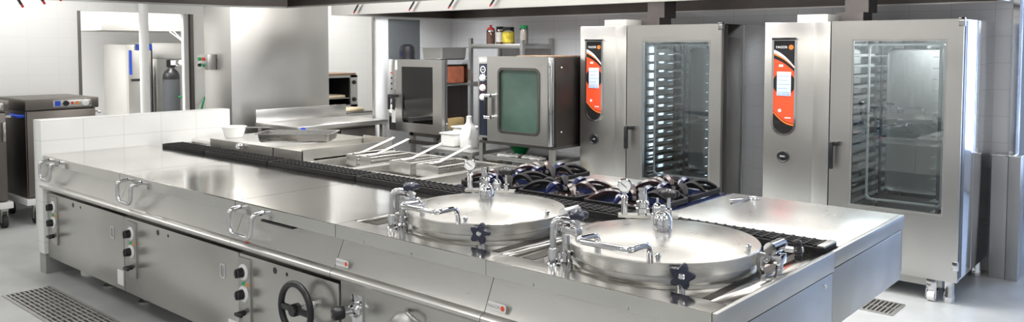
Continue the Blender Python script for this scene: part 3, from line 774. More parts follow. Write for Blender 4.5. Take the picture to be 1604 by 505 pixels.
    for k in range(5): ln.box(pc - .046, pc + .046 - .02 * (k % 2), y0 - .0111, y0 - .0106, 1.362 + .03 * k, 1.367 + .03 * k)
    for k in range(3): ln.box(pc - .05 + .034 * k, pc - .02 + .034 * k, y0 - .0111, y0 - .0106, 1.341, 1.354)
    obj('screen_marks', ln, 'screenline', sc)
    text('lettering', 'FAGOR', .0255, 'print', p, (pc - .022, y0 - .0068, 1.700), FRONT)
    obj('emblem', MB().lathe((pc + .05, y0 - .006, 1.700), [(0, .002), (.018, .002), (.018, 0), (0, 0)], (0, -1, 0), 24), 'orange', p)
    obj('small_mark', MB().box(pc - .04, pc - .008, y0 - .0082, y0 - .0086, 1.555, 1.571).lathe((pc - .03, y0 - .0072, 1.228), [(0, .001), (.012, .001), (.012, 0), (0, 0)], (0, -1, 0), 18).box(pc + .01, pc + .055, y0 - .0082, y0 - .0073, 1.172, 1.180), 'print', p)
    # round vent knob
    k = obj('badge_knob', MB().lathe((pc, y0, .885), [(0, .006), (.032, .006), (.040, .012), (.046, .008), (.047, 0), (0, 0)], (0, -1, 0), 32), 'black', t)
    obj('pointer', MB().box(pc - .022, pc + .022, y0 - .016, y0 - .006, .880, .893, .004), 'chrome', k)
    # base, legs, caster, exhaust
    for ya in (y0 + .05, y1 - .10): obj('base_rail', MB().box(x0 + .06, x1 - .10, ya, ya + .03, .09, .15), 'dull', t)
    for lx in (x0 + .06, x1 - .06):
        for ly in (y0 + .06, y1 - .08):
            obj('leg', MB().lathe((lx, ly, 0), [(0, 0), (.034, 0), (.036, .006), (.036, .05), (.033, .056), (.033, .152), (0, .152)], n=24), 'mirror', t)
    c = obj('caster_fork', MB().box(x1 - .185, x1 - .12, y0 + .01, y0 + .05, .07, .15, .004).box(x1 - .185, x1 - .178, y0 + .0, y0 + .045, .025, .09).box(x1 - .127, x1 - .12, y0 + .0, y0 + .045, .025, .09), 'chrome', t)
    obj('wheel', MB().cyl((x1 - .174, y0 + .02, .034), (x1 - .131, y0 + .02, .034), .034, n=24), 'whitepl', c)
    obj('exhaust_cap', MB().box(x0 + .225, x0 + .45, y0 + .05, y0 + .30, zt, zt + .055, .004), 'capgrey', t)
    obj('flue_duct', MB().box(x0 + .40, x0 + .60, y0 + .35, y0 + .55, zt, zt + .075).box(x0 + .45, x0 + .62, y0 + .40, y0 + .60, zt + .075, 2.28), 'hoodin', t)
    # rack of trays inside
    rk = thing('tray_rack', rack_label, 'rack', (xp + .4, y0 + .5, zb + .06), 'tray racks inside the tall ovens')
    xl, xr, ya, yb = xp + .10, xp + .10 + (x1 - xp) - .26, y0 + .14, y0 + .78
    for a in (xl, xr):
        for b in (ya, yb):
            obj('post', MB().box(a - .01, a + .01, b - .01, b + .01, zb + .062, 1.75), 'chrome', rk)
        for k in range(18):
            z = .34 + k * .076
            sgn = 1 if a == xl else -1
            obj('rail', MB().box(min(a, a + sgn * .05), max(a, a + sgn * .05), ya, yb, z, z + .004).box(a - .002, a + .002, ya, yb, z, z + .018), 'chrome', rk)
    obj('cross_bar', MB().box(xl, xr, yb - .01, yb + .01, 1.735, 1.755), 'chrome', rk)
    for yy in (ya, yb): obj('cross_bar', MB().box(xl, xr, yy - .01, yy + .01, zb + .062, zb + .08), 'chrome', rk)
    return t
combi(-3.185, 1.37, 'tall steel combi oven beside the smaller green windowed oven', 'tall tray rack inside the oven beside the green windowed oven')
combi(-1.462, 1.34, 'tall steel combi oven at the end of the line near the floor drain', 'tall tray rack inside the end oven above the floor drain')

# ------------------------------------------------------------------ the smaller combi oven on its stand (green window)
ox0, ox1, oy0, oy1, oz0, oz1 = -4.115, -3.225, 3.30, 4.00, .825, 1.612
t = thing('countertop_oven', 'dark sided steel oven with greenish window and white knobs on a stand', 'oven', ((ox0 + ox1) / 2, 3.65, oz0))
obj('body', MB().box(ox0, ox1, oy0 + .06, oy1, oz0, oz1, .006), 'nearblack', t)
obj('control_column', MB().box(ox0, -3.99, oy0 + .005, oy0 + .062, oz0 + .03, oz1, .004), 'body', t)
p = obj('control_panel', MB().box(-4.092, -3.995, oy0 - .001, oy0 + .006, .875, 1.548, .002), 'panelnavy', t, 'dark blue panel strip')
obj('sticker', MB().box(-4.092, -4.0, oy0 + .002, oy0 + .0045, 1.565, 1.595), 'print', p)
obj('emblem', MB().ring([(-4.043 + .034 * math.cos(2 * PI * k / 28), 1.492 + .034 * math.sin(2 * PI * k / 28)) for k in range(28)], [(-4.043 + .024 * math.cos(2 * PI * k / 28), 1.492 + .024 * math.sin(2 * PI * k / 28)) for k in range(28)], 'Y', oy0 - .003, oy0 - .001).box(-4.055, -4.031, oy0 - .003, oy0 - .001, 1.488, 1.496), 'print', p)
for z in (1.415, 1.322, 1.235):
    k = obj('knob', MB().lathe((-4.043, oy0 - .001, z), [(0, .026), (.024, .026), (.028, .02), (.033, .004), (.033, 0), (0, 0)], (0, -1, 0), 28), 'dial', p)
    obj('pointer', MB().box(-4.047, -4.039, oy0 - .033, oy0 - .026, z - .022, z + .022, .001), 'print', k)
    mk = MB()
    for a in range(-130, 131, 40):
        ca, sa = math.sin(math.radians(a)), math.cos(math.radians(a))
        mk.lathe((-4.043 + .044 * ca, oy0 - .001, z + .044 * sa), [(0, .001), (.004, .001), (.004, 0), (0, 0)], (0, -1, 0), 8)
    obj('scale_dots', mk, 'print' if z > 1.4 else 'red', p)
d = obj('door', MB().ring(rrect(-3.982, -3.262, oz0 + .005, oz1 + .005, .008), rrect(-3.845, -3.352, .915, 1.512, .05), 'Y', oy0 - .01, oy0 + .045), 'oven', t)
obj('window_pane', MB().prism(rrect(-3.846, -3.351, .914, 1.513, .05), 'Y', oy0 + .01, oy0 + .03), 'greenglass', d)
obj('gasket', MB().ring(rrect(-3.848, -3.349, .912, 1.515, .052), rrect(-3.826, -3.371, .934, 1.493, .04), 'Y', oy0 - .016, oy0 + .012), 'darksteel', d)
obj('handle', MB().box(-3.965, -3.935, oy0 - .075, oy0 - .05, 1.03, 1.28, .008), 'black', d)
for z in (1.055, 1.255):
    obj('handle_mount', MB().cyl((-3.905, oy0 - .01, z), (-3.905, oy0 - .065, z), .017, n=16).cyl((-3.965, oy0 - .063, z), (-3.89, oy0 - .063, z), .017, n=16), 'chrome', d)
obj('hinge_strip', MB().box(-3.258, -3.238, oy0 - .006, oy0 + .058, oz0 + .005, oz1 - .003, .002).cyl((-3.232, oy0 + .03, oz0 + .01), (-3.232, oy0 + .03, oz1 - .005), .006, n=10), 'mirror', t)
for y, z in ((3.44, 1.52), (3.44, .95)):
    obj('bolt', MB().lathe((ox1, y, z), [(0, .008), (.006, .007), (.009, 0), (0, 0)], (1, 0, 0), 12), 'chrome', t)
obj('top_tray', MB().box(-3.72, -3.30, 3.40, 3.85, oz1 - .001, oz1 + .012, .003), 'wood', t)
# its stand
t = thing('oven_stand', 'open steel stand with a lower shelf under the green windowed oven', 'stand', ((ox0 + ox1) / 2, 3.65, 0))
for x in (-4.09, -3.25):
    for y in (3.34, 3.96):
        obj('leg', MB().box(x - .022, x + .022, y - .022, y + .022, 0, .80), 'dull', t)
obj('top_frame', MB().ring([(-4.112, 3.318), (-3.228, 3.318), (-3.228, 3.98), (-4.112, 3.98)], [(-4.07, 3.36), (-3.27, 3.36), (-3.27, 3.94), (-4.07, 3.94)], 'Z', .80, .824), 'darksteel', t)
obj('shelf', MB().box(-4.066, -3.274, 3.325, 3.975, .655, .69, .003), 'dull', t)
obj('shelf', MB().box(-4.066, -3.274, 3.325, 3.975, .30, .325, .003), 'dull', t)
t = thing('mixing_bowl', 'green bowl with a pale filling on the stand under the green windowed oven', 'bowl', (-3.86, 3.62, .69))
obj('bowl', MB().lathe((-3.86, 3.62, .691), [(0, 0), (.055, 0), (.10, .06), (.115, .095), (.118, .10), (.11, .098), (.09, .055), (0, .03)], n=36), 'green', t)
obj('filling', MB().lathe((-3.86, 3.62, .69), [(0, .105), (.05, .10), (.098, .08), (.06, .06), (0, .06)], n=30), 'salt', t)
def rag(cx, cy, z, L, W, a, label):
    mb = MB(); n = 14; m = 6; c, s = math.cos(a), math.sin(a); G = []
    rnd = random.Random(int(cx * 1000))
    ph = rnd.random() * 6
    for i in range(n + 1):
        row = []
        for j in range(m + 1):
            u = (i / n - .5) * L; v = (j / m - .5) * W * (1 + .3 * math.sin(i * .9 + ph))
            h = .012 + .018 * abs(math.sin(i * .8 + ph)) * math.sin(PI * j / m)
            row.append(mb.b.verts.new((cx + u * c - v * s, cy + u * s + v * c, z + h)))
        G.append(row)
    Bt = [[mb.b.verts.new((v.co.x, v.co.y, z + .001)) for v in r] for r in G]
    for i in range(n):
        for j in range(m):
            mb.b.faces.new((G[i][j], G[i + 1][j], G[i + 1][j + 1], G[i][j + 1])); mb.b.faces.new((Bt[i][j], Bt[i][j + 1], Bt[i + 1][j + 1], Bt[i + 1][j]))
    for i in range(n):
        mb.b.faces.new((G[i][0], Bt[i][0], Bt[i + 1][0], G[i + 1][0])); mb.b.faces.new((G[i][m], G[i + 1][m], Bt[i + 1][m], Bt[i][m]))
    for j in range(m):
        mb.b.faces.new((G[0][j], G[0][j + 1], Bt[0][j + 1], Bt[0][j])); mb.b.faces.new((G[n][j], Bt[n][j], Bt[n][j + 1], G[n][j + 1]))
    return single('cleaning_cloth', mb, 'cloth', label, 'cloth', (cx, cy, z), 'white cloths on the oven stand')
rag(-3.80, 3.41, .69, .22, .09, .2, 'white cleaning cloth on the stand shelf in front of the green bowl')
rag(-3.52, 3.41, .69, .22, .08, -.1, 'white cleaning cloth on the stand shelf away from the green bowl')
t = thing('storage_carton', 'yellow brown carton on the low shelf under the green windowed oven', 'box', (-3.75, 3.65, .326))
obj('carton', MB().box(-3.95, -3.42, 3.42, 3.9, .326, .56, .004), 'card', t)
obj('tape', MB().box(-3.70, -3.66, 3.4185, 3.4195, .33, .56), 'salt', t)

# ------------------------------------------------------------------ the far combi oven on its stand
ox0, ox1, oy0, oy1, oz0, oz1 = -5.80, -4.93, 3.62, 4.04, .785, 1.568
t = thing('countertop_oven', 'steel oven with dark window and black lever handle behind the fryers', 'oven', ((ox0 + ox1) / 2, 3.83, oz0))
sh = MB(); sh.box(ox0, -5.66, oy0 + .01, oy1, oz0, oz1, .003); sh.ring([(oy0 + .05, oz0), (oy1, oz0), (oy1, oz1), (oy0 + .05, oz1)], [(oy0 + .08, oz0 + .03), (oy1 - .035, oz0 + .03), (oy1 - .035, oz1 - .03), (oy0 + .08, oz1 - .03)], 'X', ox1 - .10, ox1); sh.box(ox1 - .104, ox1 - .099, oy0 + .06, oy1 - .01, oz0 + .01, oz1 - .01); sh.box(ox1 - .10, ox1 - .004, oy0 + .08, oy1 - .035, 1.295, 1.32)
sh.box(-5.66, ox1 - .04, oy0 + .05, oy1, oz1 - .05, oz1); sh.box(-5.66, ox1 - .04, oy0 + .05, oy1, oz0, oz0 + .05); sh.box(-5.66, ox1 - .04, oy1 - .03, oy1, oz0, oz1)
obj('body', sh, 'mirror', t)
obj('side_back', MB().box(ox1 - .0985, ox1 - .096, oy0 + .081, 4.004, oz0 + .031, oz1 - .031), 'nearblack', t)
gx0, gx1, gz0, gz1 = -5.557, -5.068, .883, 1.49
d = obj('door', MB().ring([(-5.657, oz0), (ox1, oz0), (ox1, oz1), (-5.657, oz1)], [(gx0, gz0), (gx1, gz0), (gx1, gz1), (gx0, gz1)], 'Y', oy0, oy0 + .045), 'oven', t)
obj('window_pane', MB().box(gx0, gx1, oy0 + .01, oy0 + .015, gz0, gz1), 'glassdark', d)
obj('handle', MB().box(-5.715, -5.69, oy0 - .07, oy0 - .045, 1.02, 1.16, .006).box(-5.64, -5.612, oy0 - .07, oy0 - .045, 1.02, 1.16, .006).box(-5.715, -5.612, oy0 - .07, oy0 + .001, 1.155, 1.187, .008), 'black', d)
obj('sticker', MB().box(-5.665, -5.628, oy0 - .0015, oy0 - .0004, 1.455, 1.558), 'print', d, 'white paper sticker')
obj('sticker', MB().box(-5.735, -5.672, oy0 + .0078, oy0 + .0092, .87, 1.0), 'print', t, 'white paper sticker')
obj('side_post', MB().box(ox1 + .001, ox1 + .012, oy0 + .05, oy0 + .07, oz0, oz1), 'chrome', t)
for z, m in ((1.42, 'redl'), (1.36, 'black'), (1.30, 'black'), (1.24, 'black'), (1.14, 'black'), (1.08, 'black')):
    obj('button', MB().lathe((-5.735, oy0 + .01, z), [(0, .008), (.009, .007), (.011, 0), (0, 0)], (0, -1, 0), 14), m, t)
    if m == 'black': obj('button', MB().lathe((-5.695, oy0 + .01, z), [(0, .006), (.006, .005), (.008, 0), (0, 0)], (0, -1, 0), 12), 'dull', t)
for k in range(9):
    z = .93 + k * .06
    obj('tray_rail', MB().box(-5.50, -5.14, oy0 + .10, oy1 - .05, z, z + .006), 'dull', t)
single('food_box', MB().box(-5.02, -4.945, 3.72, 3.97, 1.321, 1.50, .012), 'redbrown', 'red brown box in the open side shelf of the oven behind the fryers', 'box', (-4.98, 3.84, 1.321))
single('food_box', MB().box(-5.02, -4.945, 3.72, 3.97, .8365, .95, .012), 'card', 'tan box low in the open side of the oven behind the fryers', 'box', (-4.98, 3.84, .8365))
t = thing('oven_stand', 'low dark frame stand under the oven behind the fryers', 'stand', ((ox0 + ox1) / 2, 3.83, 0))
for x in (-5.42, -4.97):
    for y in (3.66, 4.0): obj('leg', MB().box(x - .02, x + .02, y - .02, y + .02, 0, .785), 'dull', t)
for ya, za in ((3.63, .66), (4.0, .66), (3.64, .745)): obj('frame_bar', MB().box(-5.46, -4.93, ya, ya + .02, za, za + .039), 'darksteel', t)
obj('adjuster', MB().cyl((-4.915, 3.62, .64), (-4.915, 3.62, .76), .03, n=16), 'black', t)
t = thing('gastronorm_pan', 'deep steel pan standing on top of the oven behind the fryers', 'pan', (-5.11, 3.835, 1.569))
obj('pan', gn_pan(None, -5.11, 3.835, 1.569, .42, .34, .125, PI / 2), 'dull', t)
t = thing('coffee_urn', 'black round topped container on the oven behind the fryers', 'container', (-5.70, 3.83, 1.569))
obj('vessel', MB().lathe((-5.70, 3.83, 1.569), [(0, 0), (.085, 0), (.088, .01), (.088, .10), (.08, .135), (.05, .16), (0, .168)], n=32), 'black', t)
obj('blue_strip', MB().box(-5.72, -5.69, 3.739, 3.746, 1.60, 1.66), 'enamel', t)

# steel side table with the white jugs
t = thing('side_table', 'steel side table with white containers beside the green windowed oven', 'table', (-4.5, 3.6, 0))
obj('tabletop', MB().box(-4.88, -4.17, 3.28, 3.90, .665, .705, .004), 'dull', t)
for x in (-4.84, -4.21):
    for y in (3.32, 3.86): obj('leg', MB().box(x - .02, x + .02, y - .02, y + .02, 0, .665), 'dull', t)
obj('lower_shelf', MB().box(-4.86, -4.19, 3.34, 3.84, .25, .27), 'dull', t)
t = thing('storage_carton', 'brown carton under the steel side table', 'box', (-4.5, 3.6, .271))
obj('carton', MB().box(-4.75, -4.25, 3.40, 3.8, .271, .55, .004), 'card', t)
obj('tape', MB().box(-4.52, -4.48, 3.3985, 3.3995, .275, .55), 'salt', t)
def jug(cx, cy, label):
    t = thing('plastic_jug', label, 'jug', (cx, cy, .706))
    mb = MB(); secs = [(0, .068, .072), (.012, .075, .078), (.15, .075, .078), (.21, .05, .05), (.25, .024, .024), (.285, .022, .022)]
    R = []
    for h, a, b in secs: R.append([mb.b.verts.new((cx + p[0], cy + p[1], .706 + h)) for p in rrect(-a, a, -b, b, min(a, b) * .55, 4)])
    for A, B in zip(R, R[1:]):
        n = len(A)
        for i in range(n): mb.b.faces.new((A[i], A[(i + 1) % n], B[(i + 1) % n], B[i]))
    mb.b.faces.new(R[0][::-1]); mb.b.faces.new(R[-1])
    obj('bottle', mb, 'milky', t)
    obj('cap', MB().lathe((cx, cy, .991), [(.026, 0), (.026, .025), (.02, .03), (0, .03)], n=20), 'whitepl', t)
    obj('grip', MB().tube([(cx + .04, cy - .03, .93), (cx + .075, cy - .06, .91), (cx + .078, cy - .07, .84), (cx + .06, cy - .06, .80)], .011, 10, bend=.02), 'milky', t)
jug(-4.44, 3.52, 'tall white plastic jug beside the green windowed oven')
t = thing('food_tub', 'low white plastic tub next to the tall white jug', 'tub', (-4.66, 3.50, .706))
obj('tub', MB().box(-4.75, -4.56, 3.42, 3.60, .706, .83, .02, 3), 'milky', t)
obj('lid', MB().box(-4.758, -4.552, 3.412, 3.608, .83, .845, .005), 'whitepl', t)
t = thing('food_tub', 'big white plastic tub behind the low tub, by the far oven', 'tub', (-4.68, 3.76, .706))
obj('tub', MB().box(-4.83, -4.56, 3.66, 3.86, .706, .87, .03, 3), 'milky', t)
obj('lid', MB().box(-4.838, -4.552, 3.652, 3.868, .87, .886, .006), 'whitepl', t)
obj('label_mark', MB().box(-4.78, -4.74, 3.6585, 3.6595, .78, .82), 'red', t)

# ------------------------------------------------------------------ shelving against the back wall with jars
t = thing('shelf_unit', 'open grey steel shelving against the back wall behind the green windowed oven', 'shelving', (-4.73, 4.45, 0))
sx0, sx1, sy0, sy1 = -5.09, -4.345, 4.22, 4.70
for x in (sx0, sx1):
    for y in (sy0, sy1): obj('post', MB().box(x - .018, x + .018, y - .018, y + .018, 0, 1.80 if x == sx0 or y == sy1 else 1.775), 'dull', t)
for z in (1.735, 1.32, .75, .25):
    obj('shelf_board', MB().box(sx0 - .012, sx1 + .012, sy0 - .012, sy1 + .012, z - .05, z, .003), 'dull', t)
def jar(x, y, r, h, mat, cap, lab, tall=.0, band=None):
    z0 = 1.736
    t = thing('food_jar', lab, 'jar', (x, y, z0), 'jars on top of the shelving')
    obj('contents', MB().lathe((x, y, z0), [(0, .002), (r * .93, .002), (r * .95, .01), (r * .95, h * .86), (0, h * .88)], n=28), mat, t)
    obj('glass', MB().lathe((x, y, z0), [(0, 0), (r * .96, 0), (r, .01), (r, h * .92), (r * .85, h), (r * .8, h)], n=28), 'jarglass', t)
    if tall: obj('cap', MB().lathe((x, y, z0 + h * .99), [(r * .86, 0), (r * .8, .02), (r * .3, .03), (r * .28, .055), (0, .057)], n=20), cap, t)
    else: obj('cap', MB().lathe((x, y, z0 + h * .97), [(r * .9, 0), (r * .95, .004), (r * .95, .026), (r * .88, .03), (0, .03)], n=24), cap, t)
    if band: obj('label_band', MB().lathe((x, y, z0), [(r * 1.004, h * .12), (r * 1.012, h * .12), (r * 1.012, h * .78), (r * 1.004, h * .78)], n=28), band, t)
jar(-4.92, 4.36, .048, .155, 'spice', 'red', 'brown spice bottle with a red pointed cap on the shelving', tall=.05)
jar(-4.82, 4.40, .045, .165, 'spice', 'black', 'dark jar with black lid behind the red capped bottle', band='salt')
jar(-4.645, 4.34, .066, .155, 'yellow', 'black', 'wide jar with yellow label and black lid on the shelving', band='yellow')
jar(-4.425, 4.34, .045, .17, 'salt', 'green', 'tall pale grain jar with a green lid on the shelving')
t = thing('food_jar', 'small bottle with a green cap on the middle shelf behind the ovens', 'jar', (-4.98, 4.34, 1.321))
obj('contents', MB().lathe((-4.98, 4.34, 1.321), [(0, 0), (.038, 0), (.04, .01), (.04, .12), (.03, .14), (.015, .16), (0, .16)], n=24), 'salt', t)
obj('label_band', MB().lathe((-4.98, 4.34, 1.321), [(.0405, .03), (.0415, .03), (.0415, .08), (.0405, .08)], n=24), 'red', t)
obj('cap', MB().lathe((-4.98, 4.34, 1.48), [(.02, 0), (.02, .04), (.014, .045), (0, .045)], n=18), 'green', t)
t = thing('gastronorm_pan', 'reddish filled pan on the middle shelf behind the far oven', 'pan', (-4.62, 4.46, 1.321))
obj('pan', gn_pan(None, -4.64, 4.47, 1.321, .42, .28, .12, 0), 'dull', t)
obj('filling', MB().box(-4.80, -4.48, 4.36, 4.58, 1.35, 1.43, .03), 'redbrown', t)

# ------------------------------------------------------------------ steel table with backsplash, small oven behind
t = thing('steel_table', 'steel work table with a low backsplash in front of the steel column', 'table', (-6.0, 2.91, 0))
obj('tabletop', MB().box(-6.37, -5.622, 2.34, 3.488, .872, .92, .004), 'fascia', t)
obj('backsplash', MB().box(-6.39, -6.365, 2.34, 3.488, .872, 1.05, .003), 'fascia', t)
for x in (-6.33, -5.66):
    for y in (2.38, 3.44): obj('leg', MB().box(x - .028, x + .028, y - .028, y + .028, 0, .872, .003), 'dull', t)
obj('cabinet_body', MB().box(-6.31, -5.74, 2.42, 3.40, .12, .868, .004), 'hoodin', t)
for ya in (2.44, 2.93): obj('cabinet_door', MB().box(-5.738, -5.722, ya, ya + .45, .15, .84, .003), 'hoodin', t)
q = obj('badge', MB().prism([(2.40 + .03 * math.cos(2 * PI * k / 24), .897 + .014 * math.sin(2 * PI * k / 24)) for k in range(24)], 'X', -5.622, -5.6205), 'blue', t, 'small blue oval badge')
t = thing('prep_stand', 'low steel stand that carries the small bread oven behind the table', 'stand', (-6.95, 3.80, 0))
obj('top', MB().box(-7.55, -6.43, 3.47, 4.15, .90, .93, .003), 'dull', t)
for x in (-7.5, -6.48):
    for y in (3.51, 4.11): obj('leg', MB().box(x - .02, x + .02, y - .02, y + .02, 0, .90), 'dull', t)
bx = -6.88
t = thing('bread_oven', 'small open fronted oven with bread on its shelf behind the table backsplash', 'oven', (-7.15, 3.78, .93))
y0, y1, z0, z1 = 3.48, 4.055, .965, 1.36
sh = MB(); sh.box(bx - .5, bx, y0, y0 + .025, z0, z1); sh.box(bx - .5, bx, 3.945, y1, z0, z1, .003); sh.box(bx - .5, bx, y0, y1, z1 - .03, z1); sh.box(bx - .5, bx, y0, y1, z0, z0 + .03); sh.box(bx - .5, bx - .47, y0, y1, z0, z1)
obj('body', sh, 'dull', t)
obj('lining', MB().box(bx - .469, bx - .46, y0 + .026, 3.944, z0 + .031, z1 - .031).box(bx - .46, bx - .02, 3.938, 3.944, z0 + .031, z1 - .031).box(bx - .46, bx - .02, y0 + .026, y0 + .03, z0 + .031, z1 - .031), 'black', t)
obj('oven_shelf', MB().box(bx - .44, bx - .01, y0 + .03, 3.937, 1.075, 1.083), 'dull', t)
for z in (1.27, 1.06):
    obj('knob', MB().lathe((bx, 4.0, z), [(0, .025), (.018, .025), (.024, .018), (.026, 0), (0, 0)], (1, 0, 0), 20), 'black', t)
for y in (3.52, 4.0):
    for x in (bx - .45, bx - .05): obj('foot', MB().cyl((x, y, .93), (x, y, .966), .018, n=14), 'rubber', t)
single('bread_loaf', MB().box(bx - .36, bx - .03, 3.54, 3.90, 1.0835, 1.118, .016, 3), 'cream', 'flat pale loaf on the shelf inside the small oven', 'bread', (bx - .2, 3.72, 1.0835))
single('cutting_board', MB().box(bx - .42, bx + .02, 3.49, 4.02, 1.361, 1.385, .006), 'wood', 'brown wooden board lying on top of the small bread oven', 'board', (bx - .2, 3.75, 1.361))
t = thing('baking_tray', 'dark baking tray with a flat loaf at the edge of the low stand', 'tray', (-6.55, 3.75, .93))
obj('tray', MB().box(-6.80, -6.44, 3.55, 3.95, .931, .945, .004), 'darksteel', t)
single('bread_loaf', MB().box(-6.78, -6.50, 3.575, 3.86, .946, .985, .016, 3), 'cream', 'flat pale loaf on the dark tray beside the table end', 'bread', (-6.62, 3.70, .946))

# ------------------------------------------------------------------ hot cupboards by the side wall
def cupboard(y0, y1, label, ctl, xf=-7.4):
    t = thing('hot_cupboard', label, 'cupboard', (xf - .4, (y0 + y1) / 2, 0), 'hot cupboards on casters by the side wall')
    obj('body', MB().box(xf - .78, xf - .03, y0 + .01, y1 - .02, .25, 1.09, .004), 'taupe', t)
    obj('top', MB().box(xf - .79, xf + .01, y0, y1, 1.095, 1.20, .008), 'taupe', t)
    d = obj('door', MB().box(xf - .03, xf, y0 + .015, y1 - .03, .26, 1.085, .005), 'taupe', t)
    obj('latch', MB().box(xf, xf + .02, y1 - .06, y1 - .035, .82, 1.0, .004).box(xf, xf + .035, y1 - .058, y1 - .04, .86, .93, .003), 'dull', d)
    obj('base_frame', MB().box(xf - .80, xf + .02, y0 - .01, y1 + .01, .185, .245, .004), 'white', t)
    for x in (xf - .72, xf - .03):
        for y in (y0 + .08, y1 - .06):
            c = obj('caster_fork', MB().box(x - .02, x + .02, y - .028, y - .022, .05, .185).box(x - .02, x + .02, y + .022, y + .028, .05, .185).box(x - .03, x + .03, y - .03, y + .03, .16, .186), 'dull', t)
            obj('wheel', MB().cyl((x, y - .02, .062), (x, y + .02, .062), .062, n=28), 'rubber', c)
    p = obj('control_panel', MB().box(xf + .008, xf + .014, ctl, ctl + .36, 1.115, 1.185, .01), 'dull', t)
    obj('badge', MB().box(xf + .0135, xf + .0155, ctl + .02, ctl + .07, 1.125, 1.175), 'blue', p)
    obj('knob', MB().lathe((xf + .014, ctl + .12, 1.15), [(0, .025), (.022, .025), (.028, 0), (0, 0)], (1, 0, 0), 20), 'black', p)
    obj('lamp', MB().lathe((xf + .014, ctl + .18, 1.15), [(0, .008), (.012, .006), (.014, 0), (0, 0)], (1, 0, 0), 16), 'redl', p)
    obj('lamp', MB().lathe((xf + .014, ctl + .225, 1.15), [(0, .01), (.016, .008), (.018, 0), (0, 0)], (1, 0, 0), 16), 'orangel', p)
    obj('thermometer', MB().lathe((xf + .014, ctl + .30, 1.15), [(0, .010), (.028, .010), (.034, .006), (.034, 0), (0, 0)], (1, 0, 0), 24), 'dial', p)
    obj('push_bar', MB().tube([(xf - .06, y0 + .012, 1.04), (xf - .06, y0 - .045, 1.04), (xf - .30, y0 - .045, 1.04), (xf - .30, y0 + .012, 1.04)], .016, 10, bend=.03), 'blue', t)
    obj('push_bar', MB().tube([(xf - .06, y1 - .022, 1.04), (xf - .06, y1 + .045, 1.04), (xf - .30, y1 + .045, 1.04), (xf - .30, y1 - .022, 1.04)], .014, 10, bend=.03), 'chrome', t)
    return t
cupboard(.52, 1.19, 'dark steel hot cupboard with a dial panel behind the low tiled wall', .76)
cupboard(-.32, .385, 'dark steel hot cupboard farther from the opening than its twin', -.02)

# ------------------------------------------------------------------ behind the opening
single('support_pipe', MB().cyl((-8.2, 2.03, 0), (-8.2, 2.03, 2.745), .052, n=32), 'white', 'white round pipe standing in front of the wall opening', 'pipe', (-8.2, 2.03, 0))
t = thing('refrigerator', 'tall grey refrigerator with a blue strip seen through the opening', 'refrigerator', (-9.6, 2.45, 0))
obj('body', MB().box(-10.0, -9.3, 2.30, 2.61, .08, 1.74, .01), 'oven', t)
obj('door', MB().box(-9.298, -9.26, 2.30, 2.60, .1, 1.66, .008), 'oven', t)
obj('strip', MB().box(-9.2595, -9.256, 2.315, 2.35, 1.35, 1.66), 'blue', t, 'blue printed strip')
obj('top_panel', MB().box(-9.298, -9.25, 2.42, 2.61, 1.665, 1.74, .005), 'blue', t)
obj('handle', MB().box(-9.26, -9.22, 2.33, 2.52, 1.27, 1.30, .008), 'black', t)
obj('plinth', MB().box(-9.98, -9.32, 2.31, 2.60, 0, .08), 'black', t)
t = thing('steel_cabinet', 'tall steel cabinet behind the gas cylinder through the opening', 'cabinet', (-9.7, 3.0, 0))
obj('body', MB().box(-10.0, -9.42, 2.66, 3.45, 0, 1.76, .006), 'oven', t)
obj('header', MB().box(-9.42, -9.36, 2.66, 3.45, 1.55, 1.76, .004), 'hoodface', t)
obj('edge_post', MB().box(-9.42, -9.36, 2.66, 2.72, 0, 1.55, .004), 'oven', t)
obj('dark_front', MB().box(-9.4195, -9.415, 2.73, 3.44, .05, 1.54), 'dull', t)
t = thing('gas_cylinder', 'dark grey gas cylinder with a white tag and gauges through the opening', 'gas cylinder', (-9.1, 2.78, 0))
obj('bottle', MB().lathe((-9.1, 2.78, 0), [(0, 0), (.095, 0), (.105, .012), (.105, 1.28), (.098, 1.34), (.075, 1.39), (.045, 1.42), (.04, 1.44), (0, 1.44)], n=36), 'gas', t)
obj('shoulder', MB().lathe((-9.1, 2.78, 1.285), [(.1056, 0), (.1056, .004), (.0995, .056), (.078, .103), (.05, .132)], n=36), 'black', t)
obj('valve_cap', MB().lathe((-9.1, 2.78, 1.44), [(.05, 0), (.055, .01), (.055, .09), (.045, .10), (0, .10)], n=24), 'black', t)
obj('tag', MB().box(-9.046, -9.04, 2.75, 2.815, 1.47, 1.53), 'print', t, 'white tag')
rg = obj('regulator', MB().tube([(-9.08, 2.83, 1.46), (-9.06, 2.92, 1.46), (-9.06, 2.98, 1.44)], .016, 10), 'chrome', t)
for y in (2.89, 2.97):
    obj('gauge', MB().lathe((-9.05, y, 1.50), [(0, .03), (.032, .03), (.036, .02), (.036, 0), (0, 0)], (1, -.2, 0), 20), 'dial', rg)
obj('outlet', MB().cyl((-9.05, 2.93, 1.44), (-9.05, 2.93, 1.37), .022, n=14), 'green', rg)
t = thing('extractor_hood', 'small pale steel hood through the wall opening, above the refrigerator', 'extractor hood', (-9.6, 2.6, 1.9))
obj('canopy', MB().ring([(-10.2, 1.88), (-9.0, 1.88), (-9.0, 3.9), (-10.2, 3.9)], [(-10.18, 1.90), (-9.02, 1.90), (-9.02, 3.88), (-10.18, 3.88)], 'Z', 1.905, 2.25), 'hoodface', t)
obj('roof_sheet', MB().box(-10.18, -9.02, 1.9, 3.88, 2.2, 2.25), 'hoodin', t)
obj('flue', MB().box(-9.8, -9.4, 2.5, 2.9, 2.25, 2.745), 'dull', t)
obj('grease_filter', MB().box(-10.17, -9.03, 1.91, 3.87, 1.98, 2.0), 'hoodin', t)
